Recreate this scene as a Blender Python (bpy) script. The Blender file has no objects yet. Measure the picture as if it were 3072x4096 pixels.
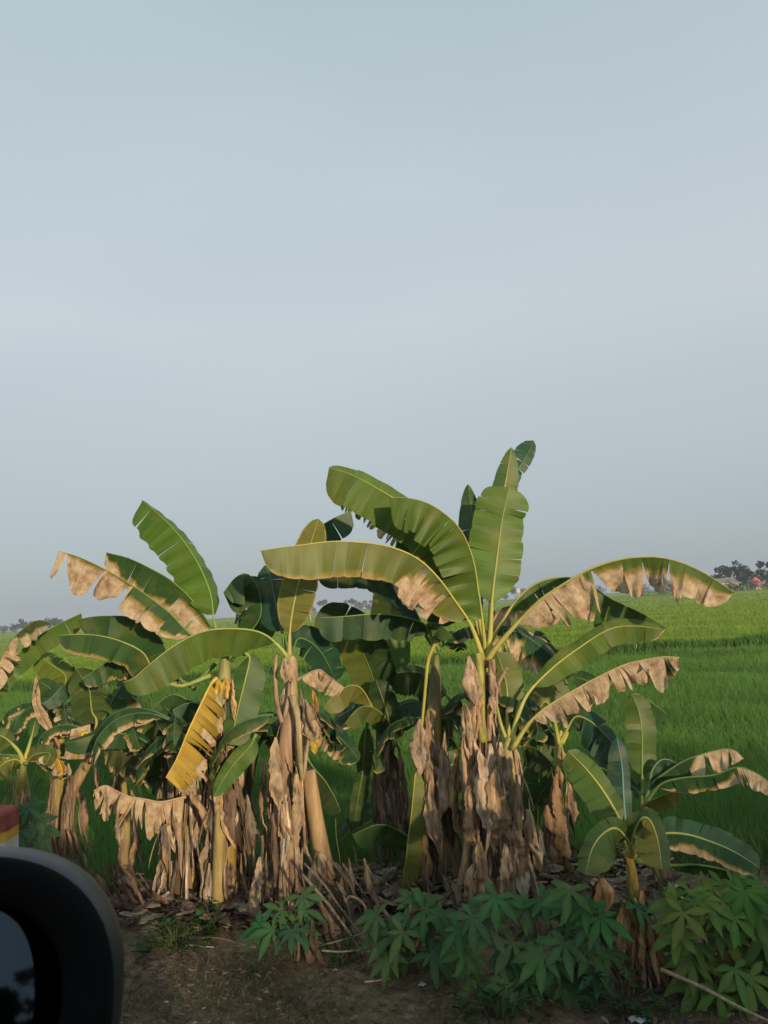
import bpy, math, random
import numpy as np
from mathutils import Vector, Matrix

sc = bpy.context.scene
col = sc.collection
# ------------------------------------------------------------------ camera
F = 3200.0                       # focal length in photo pixels (photo 3072 x 4096)
CAM = np.array([0.0, 0.0, 2.1])
PITCH, ROLL = math.radians(6.7), math.radians(3.7)
DIR = np.array([0, math.cos(PITCH), math.sin(PITCH)])
U0 = np.array([0, -math.sin(PITCH), math.cos(PITCH)])
X0 = np.array([1.0, 0, 0])
RIGHT = math.cos(ROLL) * X0 - math.sin(ROLL) * U0
UP = math.sin(ROLL) * X0 + math.cos(ROLL) * U0
cd = bpy.data.cameras.new("camera")
cam = bpy.data.objects.new("camera", cd)
col.objects.link(cam)
sc.camera = cam
m = Matrix.Identity(4)
for i in range(3):
    m[i][0], m[i][1], m[i][2], m[i][3] = RIGHT[i], UP[i], -DIR[i], CAM[i]
cam.matrix_world = m
cd.sensor_fit = 'VERTICAL'
cd.sensor_height = 36.0
cd.lens = 36.0 * F / 4096.0
cd.clip_start = 0.05
cd.clip_end = 6000
cd.dof.use_dof = True
cd.dof.focus_distance = 6.2
cd.dof.aperture_fstop = 13
# ------------------------------------------------------------------ sky + sun
SUN_EL, SUN_AZ = math.radians(9.0), math.radians(154.0)   # azimuth from +Y clockwise: behind the camera, to its right
wd = bpy.data.worlds.new("World")
sc.world = wd
wd.use_nodes = True
nt = wd.node_tree
nt.nodes.clear()
o = nt.nodes.new("ShaderNodeOutputWorld")
bg = nt.nodes.new("ShaderNodeBackground")
sky = nt.nodes.new("ShaderNodeTexSky")
sky.sky_type = 'NISHITA'
sky.sun_disc = False
sky.sun_elevation = SUN_EL
sky.sun_rotation = SUN_AZ
sky.air_density = 1.0
sky.dust_density = 2.5
sky.ozone_density = 1.5
# thin high overcast: faint soft cloud over the clear sky
tc = nt.nodes.new("ShaderNodeTexCoord")
mp = nt.nodes.new("ShaderNodeMapping")
mp.inputs['Scale'].default_value = (1.0, 1.0, 3.2)
nz = nt.nodes.new("ShaderNodeTexNoise")
nz.inputs['Scale'].default_value = 1.7
nz.inputs['Detail'].default_value = 4
nz.inputs['Roughness'].default_value = 0.45
rp = nt.nodes.new("ShaderNodeMapRange")
rp.inputs['From Min'].default_value = 0.3
rp.inputs['From Max'].default_value = 0.75
rp.inputs['To Min'].default_value = 0.72
rp.inputs['To Max'].default_value = 0.82
sep = nt.nodes.new("ShaderNodeSeparateXYZ")
gr = nt.nodes.new("ShaderNodeValToRGB")
e = gr.color_ramp.elements
e[0].position = 0.0
e[0].color = (3.4, 3.95, 4.45, 1)
e[1].position = 1.0
e[1].color = (3.3, 4.3, 5.2, 1)
for pos, c in ((0.06, (3.8, 4.4, 4.9, 1)), (0.2, (4.7, 5.25, 5.5, 1)), (0.34, (5.65, 6.2, 6.45, 1)), (0.48, (5.35, 6.15, 6.55, 1)), (0.66, (4.5, 5.45, 5.9, 1))):
    k = e.new(pos)
    k.color = c
mx = nt.nodes.new("ShaderNodeMix")
mx.data_type = 'RGBA'
L = nt.links.new
L(tc.outputs['Generated'], mp.inputs['Vector'])
L(mp.outputs['Vector'], nz.inputs['Vector'])
L(nz.outputs['Fac'], rp.inputs['Value'])
L(rp.outputs['Result'], mx.inputs['Factor'])
L(tc.outputs['Generated'], sep.inputs['Vector'])
L(sep.outputs['Z'], gr.inputs['Fac'])
L(sky.outputs['Color'], mx.inputs['A'])
L(gr.outputs['Color'], mx.inputs['B'])
L(mx.outputs['Result'], bg.inputs['Color'])
bg.inputs['Strength'].default_value = 0.12
L(bg.outputs['Background'], o.inputs['Surface'])
sd = bpy.data.lights.new("sun", 'SUN')
sd.energy = 4.2
sd.angle = math.radians(1.4)
sd.color = (1.0, 0.77, 0.53)
sun = bpy.data.objects.new("sun", sd)
col.objects.link(sun)
SDIR = Vector((math.sin(SUN_AZ) * math.cos(SUN_EL), math.cos(SUN_AZ) * math.cos(SUN_EL), math.sin(SUN_EL)))
sun.rotation_euler = SDIR.to_track_quat('Z', 'Y').to_euler()
sc.view_settings.view_transform = 'Standard'
sc.view_settings.look = 'None'
sc.view_settings.exposure = 0.0
sc.view_settings.gamma = 1.0
sc.cycles.max_bounces = 6
sc.cycles.transparent_max_bounces = 4

# ------------------------------------------------------------------ helpers
def ground_z(x, y):
    if y < 1.6: return 0.35
    if y < 3.1: return 0.35 - 0.35 * (y - 1.6) / 1.5
    if y < 6.6: return 0.0
    if y < 7.3: return -0.45 * (y - 6.6) / 0.7
    return -0.45
def ray(x, y):
    return DIR + RIGHT * ((x - 1536) / F) - UP * ((y - 2048) / F)
def P(x, y, Y):
    r = ray(x, y)
    return CAM + r * (Y / r[1])
def G(x, y, z=0.0):
    r = ray(x, y)
    return CAM + r * ((z - CAM[2]) / r[2])
CROPS = {'A': (0, 1900, 1.659), 'B': (900, 1900, 1.659), 'C': (1200, 1700, 1.659), 'D': (1900, 2100, 1.4155),
         'E': (0, 2700, 1.659), 'F': (800, 2600, 1.659), 'G': (1500, 2600, 1.659), 'H': (2072, 2900, 1.659),
         'I': (1600, 3296, 2.074), 'J': (2272, 3296, 2.074), 'K': (900, 3296, 2.074), 'N': (0, 3096, 1.659), 'X': (0, 0, 1.0)}
def cp(c, x, y):
    a = CROPS[c]
    return x / a[2] + a[0], y / a[2] + a[1]

def mat(name):
    M_ = bpy.data.materials.new(name)
    M_.use_nodes = True
    t = M_.node_tree
    t.nodes.clear()
    return M_, t, t.links.new
def nd(t, typ, **kw):
    n = t.nodes.new(typ)
    for k, v in kw.items():
        if k.startswith('i_'):
            n.inputs[k[2:].replace('_', ' ')].default_value = v
        else:
            setattr(n, k, v)
    return n
def ramp(t, stops):
    r = t.nodes.new("ShaderNodeValToRGB")
    e = r.color_ramp.elements
    e[0].position, e[0].color = stops[0][0], (*stops[0][1], 1)
    e[1].position, e[1].color = stops[-1][0], (*stops[-1][1], 1)
    for p, c in stops[1:-1]:
        q = e.new(p)
        q.color = (*c, 1)
    return r
def mixc(t, a=None, b=None, f=0.5, mode='MIX'):
    n = t.nodes.new("ShaderNodeMix")
    n.data_type = 'RGBA'
    n.blend_type = mode
    n.inputs['Factor'].default_value = f
    if a: n.inputs['A'].default_value = (*a, 1)
    if b: n.inputs['B'].default_value = (*b, 1)
    return n
def simple(name, c, rough=0.7, var=0.2, scale=8, spec=0.3, metal=0, bump=0.0):
    M_, t, k = mat(name)
    out = nd(t, "ShaderNodeOutputMaterial")
    b = nd(t, "ShaderNodeBsdfPrincipled", i_Roughness=rough, i_Metallic=metal)
    b.inputs['Specular IOR Level'].default_value = spec
    g = nd(t, "ShaderNodeTexCoord")
    n = nd(t, "ShaderNodeTexNoise", i_Scale=scale, i_Detail=6.0, i_Roughness=0.6)
    r = ramp(t, [(0.25, tuple(x * (1 - var) for x in c)), (0.75, tuple(min(1, x * (1 + var)) for x in c))])
    k(g.outputs['Object'], n.inputs['Vector'])
    k(n.outputs['Fac'], r.inputs['Fac'])
    k(r.outputs['Color'], b.inputs['Base Color'])
    if bump:
        bp = nd(t, "ShaderNodeBump", i_Strength=bump, i_Distance=0.02)
        k(n.outputs['Fac'], bp.inputs['Height'])
        k(bp.outputs['Normal'], b.inputs['Normal'])
    k(b.outputs['BSDF'], out.inputs['Surface'])
    return M_

def leaf_material(name, trans=0.3, rough=0.48):
    M_, t, k = mat(name)
    out = nd(t, "ShaderNodeOutputMaterial")
    tint = nd(t, "ShaderNodeAttribute", attribute_name="tint")
    dry = nd(t, "ShaderNodeAttribute", attribute_name="dry")
    uv = nd(t, "ShaderNodeAttribute", attribute_name="uvp")
    g = nd(t, "ShaderNodeTexCoord")
    # parallel side veins
    mpv = nd(t, "ShaderNodeMapping")
    mpv.inputs['Scale'].default_value = (70, 2.2, 1)
    k(uv.outputs['Vector'], mpv.inputs['Vector'])
    vn = nd(t, "ShaderNodeTexNoise", i_Scale=1.0, i_Detail=3.0)
    k(mpv.outputs['Vector'], vn.inputs['Vector'])
    mpw = nd(t, "ShaderNodeMapping")
    mpw.inputs['Scale'].default_value = (11, 1.2, 1)
    k(uv.outputs['Vector'], mpw.inputs['Vector'])
    wn = nd(t, "ShaderNodeTexNoise", i_Scale=1.0, i_Detail=3.0)
    k(mpw.outputs['Vector'], wn.inputs['Vector'])
    r1 = nd(t, "ShaderNodeMapRange", i_From_Min=0.3, i_From_Max=0.7, i_To_Min=0.87, i_To_Max=1.13)
    k(vn.outputs['Fac'], r1.inputs['Value'])
    r2 = nd(t, "ShaderNodeMapRange", i_From_Min=0.3, i_From_Max=0.7, i_To_Min=0.82, i_To_Max=1.18)
    k(wn.outputs['Fac'], r2.inputs['Value'])
    mul = nd(t, "ShaderNodeMath", operation='MULTIPLY')
    k(r1.outputs['Result'], mul.inputs[0])
    k(r2.outputs['Result'], mul.inputs[1])
    gm = nd(t, "ShaderNodeVectorMath", operation='SCALE')
    k(tint.outputs['Color'], gm.inputs[0])
    k(mul.outputs[0], gm.inputs['Scale'])
    # blotches of yellowing
    yn = nd(t, "ShaderNodeTexNoise", i_Scale=5.0, i_Detail=5.0, i_Roughness=0.65)
    k(g.outputs['Object'], yn.inputs['Vector'])
    yr = nd(t, "ShaderNodeMapRange", i_From_Min=0.5, i_From_Max=0.75, i_To_Min=0.0, i_To_Max=0.55)
    k(yn.outputs['Fac'], yr.inputs['Value'])
    ym = mixc(t, b=(0.22, 0.2, 0.035))
    k(yr.outputs['Result'], ym.inputs['Factor'])
    k(gm.outputs['Vector'], ym.inputs['A'])
    # dry parts: tan, with brown creases
    dn = nd(t, "ShaderNodeTexNoise", i_Scale=14.0, i_Detail=6.0, i_Roughness=0.7)
    k(g.outputs['Object'], dn.inputs['Vector'])
    dr = ramp(t, [(0.28, (0.15, 0.09, 0.05)), (0.42, (0.44, 0.31, 0.18)), (0.56, (0.62, 0.48, 0.31)), (0.8, (0.76, 0.65, 0.47))])
    k(dn.outputs['Fac'], dr.inputs['Fac'])
    dgm = nd(t, "ShaderNodeVectorMath", operation='SCALE')
    k(dr.outputs['Color'], dgm.inputs[0])
    k(r1.outputs['Result'], dgm.inputs['Scale'])
    ed = nd(t, "ShaderNodeTexNoise", i_Scale=9.0, i_Detail=5.0, i_Roughness=0.7)
    k(uv.outputs['Vector'], ed.inputs['Vector'])
    e1 = nd(t, "ShaderNodeMath", operation='MULTIPLY_ADD')
    e1.inputs[1].default_value = 0.5
    e1.inputs[2].default_value = -0.25
    k(ed.outputs['Fac'], e1.inputs[0])
    e2 = nd(t, "ShaderNodeMath", operation='ADD')
    k(e1.outputs[0], e2.inputs[0])
    k(dry.outputs['Fac'], e2.inputs[1])
    fy = nd(t, "ShaderNodeMapRange", i_From_Min=-0.12, i_From_Max=0.0)
    k(e2.outputs[0], fy.inputs['Value'])
    fd = nd(t, "ShaderNodeMapRange", i_From_Min=0.0, i_From_Max=0.1)
    k(e2.outputs[0], fd.inputs['Value'])
    m1 = mixc(t, b=(0.33, 0.24, 0.05))
    k(fy.outputs['Result'], m1.inputs['Factor'])
    k(ym.outputs['Result'], m1.inputs['A'])
    m2 = mixc(t)
    k(fd.outputs['Result'], m2.inputs['Factor'])
    k(m1.outputs['Result'], m2.inputs['A'])
    k(dgm.outputs['Vector'], m2.inputs['B'])
    b = nd(t, "ShaderNodeBsdfPrincipled", i_Roughness=rough)
    b.inputs['Specular IOR Level'].default_value = 0.35
    rr = nd(t, "ShaderNodeMapRange", i_To_Min=rough, i_To_Max=0.9)
    k(fd.outputs['Result'], rr.inputs['Value'])
    k(rr.outputs['Result'], b.inputs['Roughness'])
    k(m2.outputs['Result'], b.inputs['Base Color'])
    bp = nd(t, "ShaderNodeBump", i_Strength=0.3, i_Distance=0.003)
    k(mul.outputs[0], bp.inputs['Height'])
    k(bp.outputs['Normal'], b.inputs['Normal'])
    tr = nd(t, "ShaderNodeBsdfTranslucent")
    k(m2.outputs['Result'], tr.inputs['Color'])
    ms = nd(t, "ShaderNodeMixShader")
    ms.inputs[0].default_value = trans
    k(b.outputs['BSDF'], ms.inputs[1])
    k(tr.outputs['BSDF'], ms.inputs[2])
    k(ms.outputs['Shader'], out.inputs['Surface'])
    return M_

def tinted(name, rough=0.85, var=(0.55, 1.3), scale=25, stretch=(1, 1, 0.25), trans=0.0, bump=0.4):
    """base colour from the mesh's own tint, broken up by fibres"""
    M_, t, k = mat(name)
    out = nd(t, "ShaderNodeOutputMaterial")
    tint = nd(t, "ShaderNodeAttribute", attribute_name="tint")
    g = nd(t, "ShaderNodeTexCoord")
    mp = nd(t, "ShaderNodeMapping")
    mp.inputs['Scale'].default_value = stretch
    k(g.outputs['Object'], mp.inputs['Vector'])
    n = nd(t, "ShaderNodeTexNoise", i_Scale=scale, i_Detail=6.0, i_Roughness=0.7)
    k(mp.outputs['Vector'], n.inputs['Vector'])
    r = nd(t, "ShaderNodeMapRange", i_From_Min=0.34, i_From_Max=0.66, i_To_Min=var[0], i_To_Max=var[1])
    k(n.outputs['Fac'], r.inputs['Value'])
    gm = nd(t, "ShaderNodeVectorMath", operation='SCALE')
    k(tint.outputs['Color'], gm.inputs[0])
    k(r.outputs['Result'], gm.inputs['Scale'])
    b = nd(t, "ShaderNodeBsdfPrincipled", i_Roughness=rough)
    b.inputs['Specular IOR Level'].default_value = 0.25
    k(gm.outputs['Vector'], b.inputs['Base Color'])
    bp = nd(t, "ShaderNodeBump", i_Strength=bump, i_Distance=0.006)
    k(n.outputs['Fac'], bp.inputs['Height'])
    k(bp.outputs['Normal'], b.inputs['Normal'])
    if trans:
        tr = nd(t, "ShaderNodeBsdfTranslucent")
        k(gm.outputs['Vector'], tr.inputs['Color'])
        ms = nd(t, "ShaderNodeMixShader")
        ms.inputs[0].default_value = trans
        k(b.outputs['BSDF'], ms.inputs[1])
        k(tr.outputs['BSDF'], ms.inputs[2])
        k(ms.outputs['Shader'], out.inputs['Surface'])
    else:
        k(b.outputs['BSDF'], out.inputs['Surface'])
    return M_

M_LEAF = leaf_material("banana_leaf")
M_RIB = tinted("midrib", rough=0.5, var=(0.85, 1.15), scale=12, bump=0.1)
M_DEAD = tinted("dead_leaf", rough=0.9, var=(0.3, 1.4), scale=24, stretch=(1, 1, 0.22), trans=0.12, bump=0.7)
M_STEM = tinted("banana_stem", rough=0.6, var=(0.6, 1.25), scale=22, stretch=(1, 1, 0.12), bump=0.5)
M_CASS = tinted("cassava_leaf", rough=0.55, var=(0.8, 1.2), scale=10, stretch=(1, 1, 1), trans=0.25, bump=0.15)
M_TWIG = tinted("twig", rough=0.85, scale=40)
M_CROWN = tinted("tree_leaves", rough=0.8, scale=0.8, stretch=(1, 1, 1), trans=0.1, bump=0.0)

class MB:
    def __init__(s):
        s.v, s.f, s.t, s.d, s.u = [], [], [], [], []
    def add(s, p, tint=(1, 1, 1), dry=-1.0, uv=(0, 0)):
        s.v.append((float(p[0]), float(p[1]), float(p[2])))
        s.t.append(tint)
        s.d.append(dry)
        s.u.append((uv[0], uv[1], 0))
        return len(s.v) - 1
    def grid(s, ids):
        for a, b in zip(ids[:-1], ids[1:]):
            for j in range(len(a) - 1):
                s.f.append((a[j], b[j], b[j + 1], a[j + 1]))
    def tube(s, pts, rad, tint, n=7, cap=True, tints=None, lump=0, rng=None):
        pts = [np.array(p, float) for p in pts]
        rings = []
        ref = np.array([0.31, 0.87, 0.38])
        for i, p in enumerate(pts):
            a = pts[max(i - 1, 0)]
            b = pts[min(i + 1, len(pts) - 1)]
            t = (b - a) / (np.linalg.norm(b - a) + 1e-9)
            x = np.cross(t, ref); x /= np.linalg.norm(x) + 1e-9
            y = np.cross(t, x)
            r = rad[i]
            ring = []
            for q in range(n):
                an = 2 * math.pi * q / n
                rr = r * (1 + (lump * math.sin(an * 3 + i * 0.35) if lump else 0))
                ring.append(s.add(p + x * (rr * math.cos(an)) + y * (rr * math.sin(an)), tints[i] if tints else tint, -1, (i * 0.1, an)))
            rings.append(ring + [ring[0]])
        s.grid(rings)
        if cap:
            s.f.append(tuple(rings[0][:-1]))
            s.f.append(tuple(reversed(rings[-1][:-1])))
    def box(s, c, h, tint=(1, 1, 1), rot=0):
        ids = []
        for dz in (-1, 1):
            for dx, dy in ((-1, -1), (1, -1), (1, 1), (-1, 1)):
                x, y = dx * h[0], dy * h[1]
                ids.append(s.add((c[0] + x * math.cos(rot) - y * math.sin(rot), c[1] + x * math.sin(rot) + y * math.cos(rot), c[2] + dz * h[2]), tint))
        a = ids
        s.f += [(a[3], a[2], a[1], a[0]), (a[4], a[5], a[6], a[7]), (a[0], a[1], a[5], a[4]), (a[1], a[2], a[6], a[5]), (a[2], a[3], a[7], a[6]), (a[3], a[0], a[4], a[7])]
    def build(s, name, material, parent=None, org=None, smooth=True):
        me = bpy.data.meshes.new(name)
        v = np.array(s.v, dtype=np.float32).reshape(-1, 3)
        if org is not None:
            v = v - np.array(org, dtype=np.float32)
        me.from_pydata(v.tolist(), [], s.f)
        n = len(s.v)
        a = me.attributes.new("tint", 'FLOAT_COLOR', 'POINT')
        tt = np.ones((n, 4), dtype=np.float32)
        tt[:, :3] = np.array(s.t, dtype=np.float32).reshape(-1, 3)
        a.data.foreach_set("color", tt.ravel())
        a = me.attributes.new("dry", 'FLOAT', 'POINT')
        a.data.foreach_set("value", np.array(s.d, dtype=np.float32))
        a = me.attributes.new("uvp", 'FLOAT_VECTOR', 'POINT')
        a.data.foreach_set("vector", np.array(s.u, dtype=np.float32).ravel())
        if smooth:
            me.polygons.foreach_set("use_smooth", [True] * len(me.polygons))
        me.materials.append(material)
        me.update()
        ob = bpy.data.objects.new(name, me)
        col.objects.link(ob)
        if parent is not None:
            ob.parent = parent
        elif org is not None:
            ob.location = org
        return ob

def tag(o, label=None, cat=None, group=None, kind=None):
    if label: o['label'] = label
    if cat: o['category'] = cat
    if group: o['group'] = group
    if kind: o['kind'] = kind
    return o
def empty(name, loc, label, cat, group=None):
    o = bpy.data.objects.new(name, None)
    col.objects.link(o)
    o.location = [float(x) for x in loc]
    o.empty_display_size = 0.1
    return tag(o, label, cat, group)
def raw_mesh(name, V, Fc, material, attrs=None, smooth=False):
    """numpy verts (n,3) and faces (m,k) with k fixed"""
    me = bpy.data.meshes.new(name)
    n, mf, k = len(V), len(Fc), Fc.shape[1]
    me.vertices.add(n)
    me.vertices.foreach_set("co", V.astype(np.float32).ravel())
    me.loops.add(mf * k)
    me.loops.foreach_set("vertex_index", Fc.astype(np.int32).ravel())
    me.polygons.add(mf)
    me.polygons.foreach_set("loop_start", np.arange(0, mf * k, k, dtype=np.int32))
    me.polygons.foreach_set("use_smooth", np.full(mf, smooth))
    if attrs is not None:
        a = me.attributes.new("tint", 'FLOAT_COLOR', 'POINT')
        tt = np.ones((n, 4), dtype=np.float32)
        tt[:, :3] = attrs
        a.data.foreach_set("color", tt.ravel())
    me.update(calc_edges=True)
    me.validate()
    me.materials.append(material)
    o = bpy.data.objects.new(name, me)
    col.objects.link(o)
    return o

def resample(pts, n):
    p = np.array(pts, float)
    if len(p) == 2:
        return p[0] + (p[1] - p[0]) * np.linspace(0, 1, n)[:, None]
    q = np.vstack([2 * p[0] - p[1], p, 2 * p[-1] - p[-2]])
    out = []
    for i in range(1, len(q) - 2):
        a, b, c, d = q[i - 1], q[i], q[i + 1], q[i + 2]
        for t in np.linspace(0, 1, 12, endpoint=False):
            out.append(0.5 * (2 * b + (c - a) * t + (2 * a - 5 * b + 4 * c - d) * t * t + (3 * b - a - 3 * c + d) * t ** 3))
    out.append(p[-1])
    out = np.array(out)
    s = np.concatenate([[0], np.cumsum(np.linalg.norm(np.diff(out, axis=0), axis=1))])
    tt = np.linspace(0, s[-1], n)
    return np.stack([np.interp(tt, s, out[:, i]) for i in range(out.shape[1])], 1)

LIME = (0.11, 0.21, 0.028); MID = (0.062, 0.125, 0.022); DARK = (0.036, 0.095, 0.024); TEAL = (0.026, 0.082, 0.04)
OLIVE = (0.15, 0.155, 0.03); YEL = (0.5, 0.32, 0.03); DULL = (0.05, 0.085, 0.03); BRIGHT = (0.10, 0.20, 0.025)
DOWN = np.array([0, 0, -1.0])

def add_half(mb, M, lat, W, tint, rng, n=4, jit=0.12, g=0.25, D=-0.16, s0=0.12, s1=1.0, tp=9, bp=0.4, wav=0.0045, jl=0.04, pinch=0.0, sweep=0.12):
    """one half of a banana blade: n strips between s0 and s1; M midrib samples, lat outward direction samples, W width in metres"""
    N = len(M)
    ss = np.linspace(0, 1, N)
    Ln = np.linalg.norm(np.diff(M, axis=0), axis=1).sum()
    T = np.gradient(M, axis=0)
    T /= np.linalg.norm(T, axis=1)[:, None] + 1e-9
    if 2 <= n <= 5 and Ln * (s1 - s0) > 0.4:   # wind splits along the veins
        n = n * 2 + 1
        jit = jit * 0.9 + 0.01
        split = True
    else: split = False
    jj = 0.42 if n < 6 or split else 0.8
    cuts = [s0] + sorted((s0 + (s1 - s0) * min(max(i + rng.uniform(-jj, jj), 0.15), n - 0.15) / n) for i in range(1, n)) + [s1]
    Dx = D if isinstance(D, (list, tuple)) else [(0, D), (1, D)]
    rows = 8
    W = W * 1.12
    lam = rng.uniform(0.12, 0.22); ph = rng.uniform(0, 6)
    def at(A, s):
        return np.array([np.interp(s, ss, A[:, i]) for i in range(3)])
    for i in range(n):
        a, b = cuts[i], cuts[i + 1]
        k = max(3, int((b - a) * Ln / 0.022) + 1)
        dphi = rng.gauss(0, jit); dl = 1 - abs(rng.gauss(0, jl)); dg = max(0, g + rng.gauss(0, jit * 0.6)); tw = rng.gauss(0, jit * 1.2)
        tn = rng.uniform(0.88, 1.12)
        tc_ = tuple(x * tn for x in tint)
        sm = (a + b) / 2
        dj = rng.gauss(0, 0.12) if n > 5 and not split else 0
        dm = np.interp(sm, [q_[0] for q_ in Dx], [q_[1] for q_ in Dx])
        dryish = dm > 0.65 and n > 5 and not split
        curl = rng.uniform(-0.45, 0.45)
        pn = pinch * 0.6 + (rng.uniform(0.0, 0.32) if dryish else 0)
        if dryish: dl *= rng.uniform(0.8, 1.2)
        tilt = rng.gauss(0, 0.18) if dryish else 0
        rag = 0.12 if dryish else 0.02
        if dryish: dg += 0.25
        ids = []
        for c in range(k):
            f = c / (k - 1)
            s = a + (b - a) * f
            x = (s - s0) / max(1e-6, (1 - s0))
            prof = min(1.0, (max(x, 0.004) / 0.2) ** bp) * max(0.0, 1 - x ** tp) ** 0.6
            w = W * prof * dl * (1 - rag * rng.random())
            if n > 3:   # rounded strip ends
                w *= 1 - (0.03 if split else 0.08) * abs(2 * f - 1) ** 3
            p = at(M, s); t = at(T, s); l0 = at(lat, s)
            l0 = l0 - t * np.dot(l0, t); l0 /= np.linalg.norm(l0) + 1e-9
            an = dphi + tw * (f - 0.5)
            l1 = l0 * math.cos(an) + np.cross(t, l0) * math.sin(an)
            row = []
            D_ = np.interp(s, [q[0] for q in Dx], [q[1] for q in Dx]) + dj * (0 < np.interp(s, [q[0] for q in Dx], [q[1] for q in Dx]) < 1.01)
            q = p.copy()
            for r in range(rows):
                v = r / (rows - 1)
                if r:
                    d = l1 * (1 - dg * v) + DOWN * (dg * v * 1.15)
                    d /= np.linalg.norm(d) + 1e-9
                    q = q + d * (w / (rows - 1))
                nn = np.cross(t, l1)
                off = nn * (wav * v * math.sin(2 * math.pi * s * Ln / lam + ph) * min(1, W / 0.1))
                off = off + t * ((sweep + tilt) * w * v + (sm - s) * Ln * pn * v * v)
                if dryish: off = off + nn * (0.08 * w * v * math.sin(f * 10 + v * 5 + ph * (i + 1)) + curl * w * v ** 3)
                row.append(mb.add(q + off, tc_, v - (1 - D_) if D_ < 1 else 1, (s * Ln, v * W)))
            ids.append(row)
        mb.grid(ids)

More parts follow.
